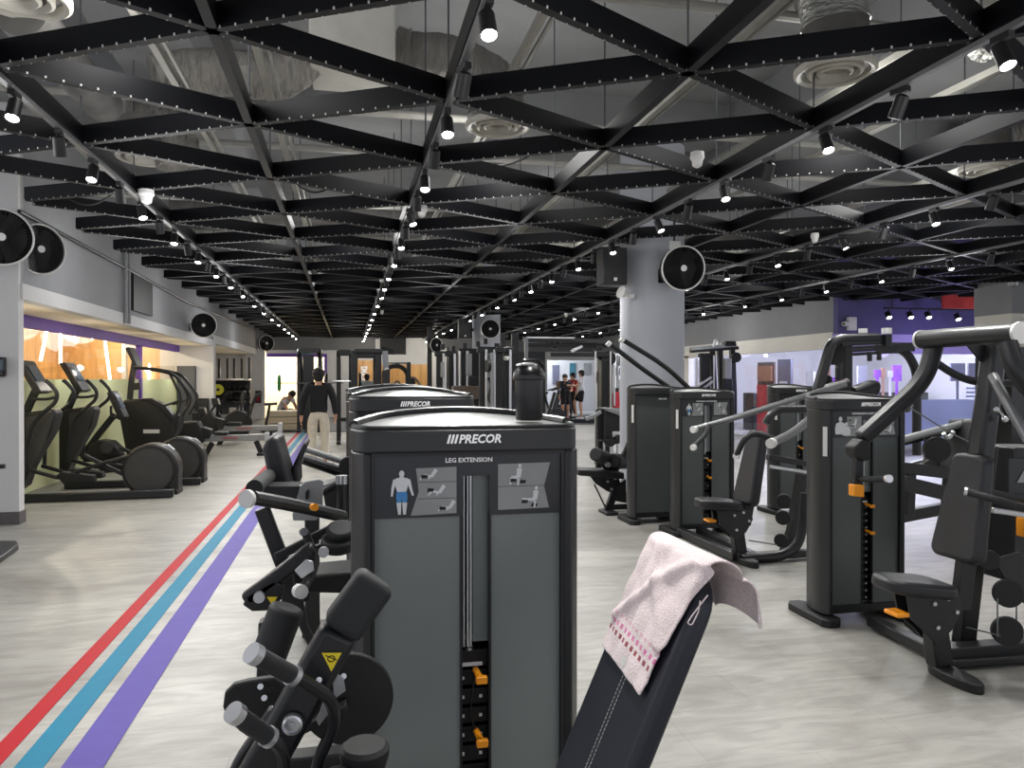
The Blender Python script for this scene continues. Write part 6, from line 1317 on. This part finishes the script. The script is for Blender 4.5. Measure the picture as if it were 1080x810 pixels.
# man walking away along the stripes
b0 = fl(336, 492); 
person(b0, .05, 1.74, 'man seen from behind in a black shirt and cream trousers walking along the stripes', dict(
    wrl=(-.165,.02,.49), hdl=(-.168,.035,.435), ell=(-.155,-.03,.64), elr=(.15,-.02,.64), wrr=(.165,.05,.5), hdr=(.165,.075,.45),
    knl=(-.062,.03,.285), anl=(-.066,-.03,.05), tol=(-.07,.06,.015), knr=(.062,.02,.285), anr=(.062,.03,.05), tor=(.066,.12,.015)), 'cloth_black', 'cloth_cream', long_sleeve=True)
# two men standing by the far machines
b1 = V((at(596,440,26.5).x, 26.5, .012)); person(b1, PI+.15, 1.72, 'man in a dark shirt and dark shorts standing facing the camera in the far distance', dict(
    ell=(-.15,.01,.64), wrl=(-.1,.1,.62), hdl=(-.06,.13,.62), elr=(.15,0,.63)), 'cloth_black', 'cloth_black', long_leg=False)
b2 = V((at(613,432,25.5).x, 25.5, .13)); person(b2, 1.25, 1.74, 'man in a white shirt and black shorts stepping on a far machine', dict(
    elr=(.12,.08,.65), wrr=(.1,.2,.66), hdr=(.09,.25,.67), ell=(-.12,.08,.65), wrl=(-.1,.2,.66), hdl=(-.09,.25,.67), knr=(.06,.14,.33), anr=(.06,.1,.1), tor=(.06,.2,.06), pelvis=(0,-.01,.54)), 'cloth_white', 'cloth_black', shoes='shoe_white', long_leg=False)
stp2 = thing('step_platform', 'low black stepping machine under the man in the white shirt', 'stepper', V((b2.x, 25.5, 0))); part(MB().bx(b2.x-.5, b2.x+.6, 25.1, 25.9, .0, .14), 'base', M['rubber'], stp2, bev=.02); part(MB().tube([V((b2.x-.45,25.2,.1)), V((b2.x-.5,25.2,1.1)), V((b2.x-.5,25.8,1.1)), V((b2.x-.45,25.8,.1))], .03, 8, .1), 'handrail', M['frame_black'], stp2)
b3 = V((at(604,432,28.5).x, 28.5, .012)); person(b3, 2.0, 1.78, 'person in a dark red top standing behind the two men in the far distance', {}, 'cloth_red', 'cloth_black')
# seated figures
sit = dict(pelvis=(0,-.02,.3), waist=(0,-.01,.38), chest=(0,.02,.49), neck=(0,.03,.595), chin=(0,.05,.64), crown=(0,.055,.715), shl=(-.105,.02,.57), shr=(.105,.02,.57),
           ell=(-.14,.06,.42), elr=(.14,.06,.42), wrl=(-.11,.18,.38), wrr=(.11,.18,.38), hdl=(-.1,.225,.37), hdr=(.1,.225,.37), hpl=(-.055,0,.29), hpr=(.055,0,.29), knl=(-.09,.24,.29), knr=(.09,.24,.29), anl=(-.09,.22,.05), anr=(.09,.22,.05), tol=(-.1,.32,.015), tor=(.1,.32,.015))
def bench(x, y, z, lab):
    t = thing('flat_bench', lab, 'bench', V((x, y, 0)), 'benches under seated people'); part(MB().bx(x-.15, x+.15, y-.35, y+.5, z-.09, z-.01), 'bench_pad', M['vinyl'], t, bev=.02)
    for yy in (y-.25, y+.4): part(MB().bx(x-.2, x+.2, yy-.04, yy+.04, 0, .06), 'foot', M['rubber'], t, bev=.01); part(MB().bx(x-.04, x+.04, yy-.04, yy+.04, .05, z-.08), 'leg', M['frame_black'], t)
p = at(297, 440, 24.3); hs = 1.75
person(V((p.x, p.y, .012)), -2.2, hs, 'person in a white shirt bending forward on a bench by the far left rack', {**sit, 'chest': (0,.1,.46), 'neck': (0,.17,.54), 'chin': (0,.21,.56), 'crown': (0,.26,.6), 'shl': (-.105,.13,.52), 'shr': (.105,.13,.52), 'ell': (-.13,.2,.38), 'elr': (.13,.2,.38), 'wrl': (-.1,.26,.25), 'wrr': (.1,.26,.25), 'hdl': (-.1,.28,.2), 'hdr': (.1,.28,.2)}, 'cloth_white', 'cloth_black', shoes='shoe_white'); bench(p.x, p.y, .42, 'black bench under the bending person by the far left rack')
p = at(387, 420, 28.2); person(V((p.x, p.y, .012)), .2, 1.72, 'person in a grey shirt with dark hair standing facing the timber wall', dict(elr=(.17,.05,.66), ell=(-.17,.05,.66), wrl=(-.2,.12,.56), wrr=(.2,.12,.56), hdl=(-.2,.16,.53), hdr=(.2,.16,.53)), 'cloth_grey', 'cloth_black')
p = at(416, 420, 24.5); person(V((p.x, p.y, .012)), 1.4, 1.82, 'person in a pale grey shirt seated before the timber wall arcs', sit, 'cloth_grey', 'cloth_black'); bench(p.x, p.y, .44, 'black bench before the timber wall arcs')
p = atx(870, 430, XR-.8); person(V((p.x, p.y, 0)), -1.2, 1.78, 'person in a dark red shirt seated behind the fly machine by the right glass', {**sit, **{k: (v[0], v[1], v[2]+.14) for k, v in sit.items() if k not in ('anl','anr','tol','tor','knl','knr')}}, 'cloth_red', 'cloth_black'); bench(p.x, p.y, .66, 'black seat under the red shirted person by the right glass')

# ================================================================= LIGHT AND CAMERA
def lamp(kind, loc, energy, col=(1,.97,.92), rot=None, **kw):
    l = bpy.data.lights.new('lamp', kind); l.energy = energy; l.color = col
    for k, v in kw.items(): setattr(l, k, v)
    o = bpy.data.objects.new('lamp', l); COL.objects.link(o); o.location = loc
    if rot: o.rotation_euler = rot
    return o
for x, y, rz, k in LAMPS:
    if (k % 2 == 0 and y < 15) or k % 4 == 0:
        t = .45; d = V((math.sin(rz)*math.sin(t), -math.cos(rz)*math.sin(t), -math.cos(t)))
        q = V((x, y, ZL-.16)) + d*.12
        o = lamp('SPOT', q, SPOT_W * (1 if y < 15 else 1.6), (1,.985,.965), None, spot_size=1.9, spot_blend=.7, shadow_soft_size=.04)
        o.rotation_euler = d.to_track_quat('-Z', 'Y').to_euler()
# point lights without fixtures, added to brighten the studio and shop interiors
for y in (10.5, 13, 15.5, 18, 20): lamp('POINT', (-5.3, y, 2.55), STUDIO_W, (1,.86,.66), shadow_soft_size=.03)
for x in (-3, -1): lamp('POINT', (x, 33, 2.5), 150, (1,.94,.85), shadow_soft_size=.2)
for x, y in ((11.5,16.5), (14,16.5), (12,20), (15.5,20)): lamp('POINT', (x, y, 2.5), 190, (.8,.82,1), shadow_soft_size=.2)
for x in (6, 9): lamp('POINT', (x, 33, 2.5), 130, (.95,1,1), shadow_soft_size=.3)
lamp('POINT', (12.0, YW-1.0, 2.2), 14, (.5,.38,1), shadow_soft_size=.2); lamp('POINT', (14.5, YW-1.0, 2.2), 14, (.5,.38,1), shadow_soft_size=.2)  # violet points added before the shopfront to tint its purple wall
lamp('POINT', (XR+1.5, YW+.8, .35), 14, (.55,.4,1), shadow_soft_size=.2)
# soffit downlights by the left windows, plus unseen points added to brighten the soffit
for y in (9.8, 12.3, 14.8, 17.3, 19.5, 24, 28): lamp('SPOT', (-3.75, y, 2.3), 20, (1,.86,.66), spot_size=2.3, spot_blend=.8, shadow_soft_size=.05); lamp('POINT', (-3.7, y, 1.7), 5, (1,.9,.75), shadow_soft_size=.05)
# unseen points added above the lattice to brighten the ceiling slab
for x, y in ((-1.2,4.5), (1.2,6.5), (3.6,5), (6,7), (.0,10), (3.6,12), (7,12), (0,16), (5,18)): lamp('POINT', (x, y, ZL+.4), UP_W, (1,.99,.97), shadow_soft_size=.3)
for x, y in ((-1.5,3),(1,2.5),(3.8,2.5),(-1.5,7),(1.5,8.5),(5.2,6.5),(-1.5,12),(1.5,14),(5,12),(8,9),(-1.5,18),(3,20),(7.5,18),(0,25),(6,26),(8.3,16),(8.3,21),(8.3,26),(12.5,11.5),(-2.5,5.5),(-2.4,10),(-2.4,14.5),(-2.4,19),(-2.4,24),(9,18.5),(9,23.5)): lamp('POINT', (x, y, 2.8), FILL_W, (1,1,1), shadow_soft_size=.5)  # unseen fill points added below the lattice to lift walls and machines
for x in (.8, 3.2): lamp('POINT', (x, 29.2, 2.5), 45, (1,.93,.8), shadow_soft_size=.05)  # points added in front of the timber wall to brighten it
w = bpy.data.worlds.new('world'); SC.world = w; w.use_nodes = True; w.node_tree.nodes['Background'].inputs[0].default_value = (.9,.92,1,1); w.node_tree.nodes['Background'].inputs[1].default_value = WORLD
cam = bpy.data.cameras.new('camera'); co = bpy.data.objects.new('camera', cam); COL.objects.link(co); SC.camera = co
cam.sensor_width = 36; cam.lens = 36*F/1080; cam.clip_start = .05; cam.clip_end = 200; cam.shift_y = 0
co.location = (0, 0, EYE); co.rotation_euler = (PI/2 - math.atan(5/F), 0, -TH)
SC.view_settings.view_transform = 'Standard'; SC.view_settings.look = 'None'; SC.view_settings.exposure = EXPO; SC.view_settings.gamma = 1.0
SC.cycles.max_bounces = 8; SC.cycles.transparent_max_bounces = 12; SC.cycles.sample_clamp_indirect = 6; SC.cycles.use_denoising = True
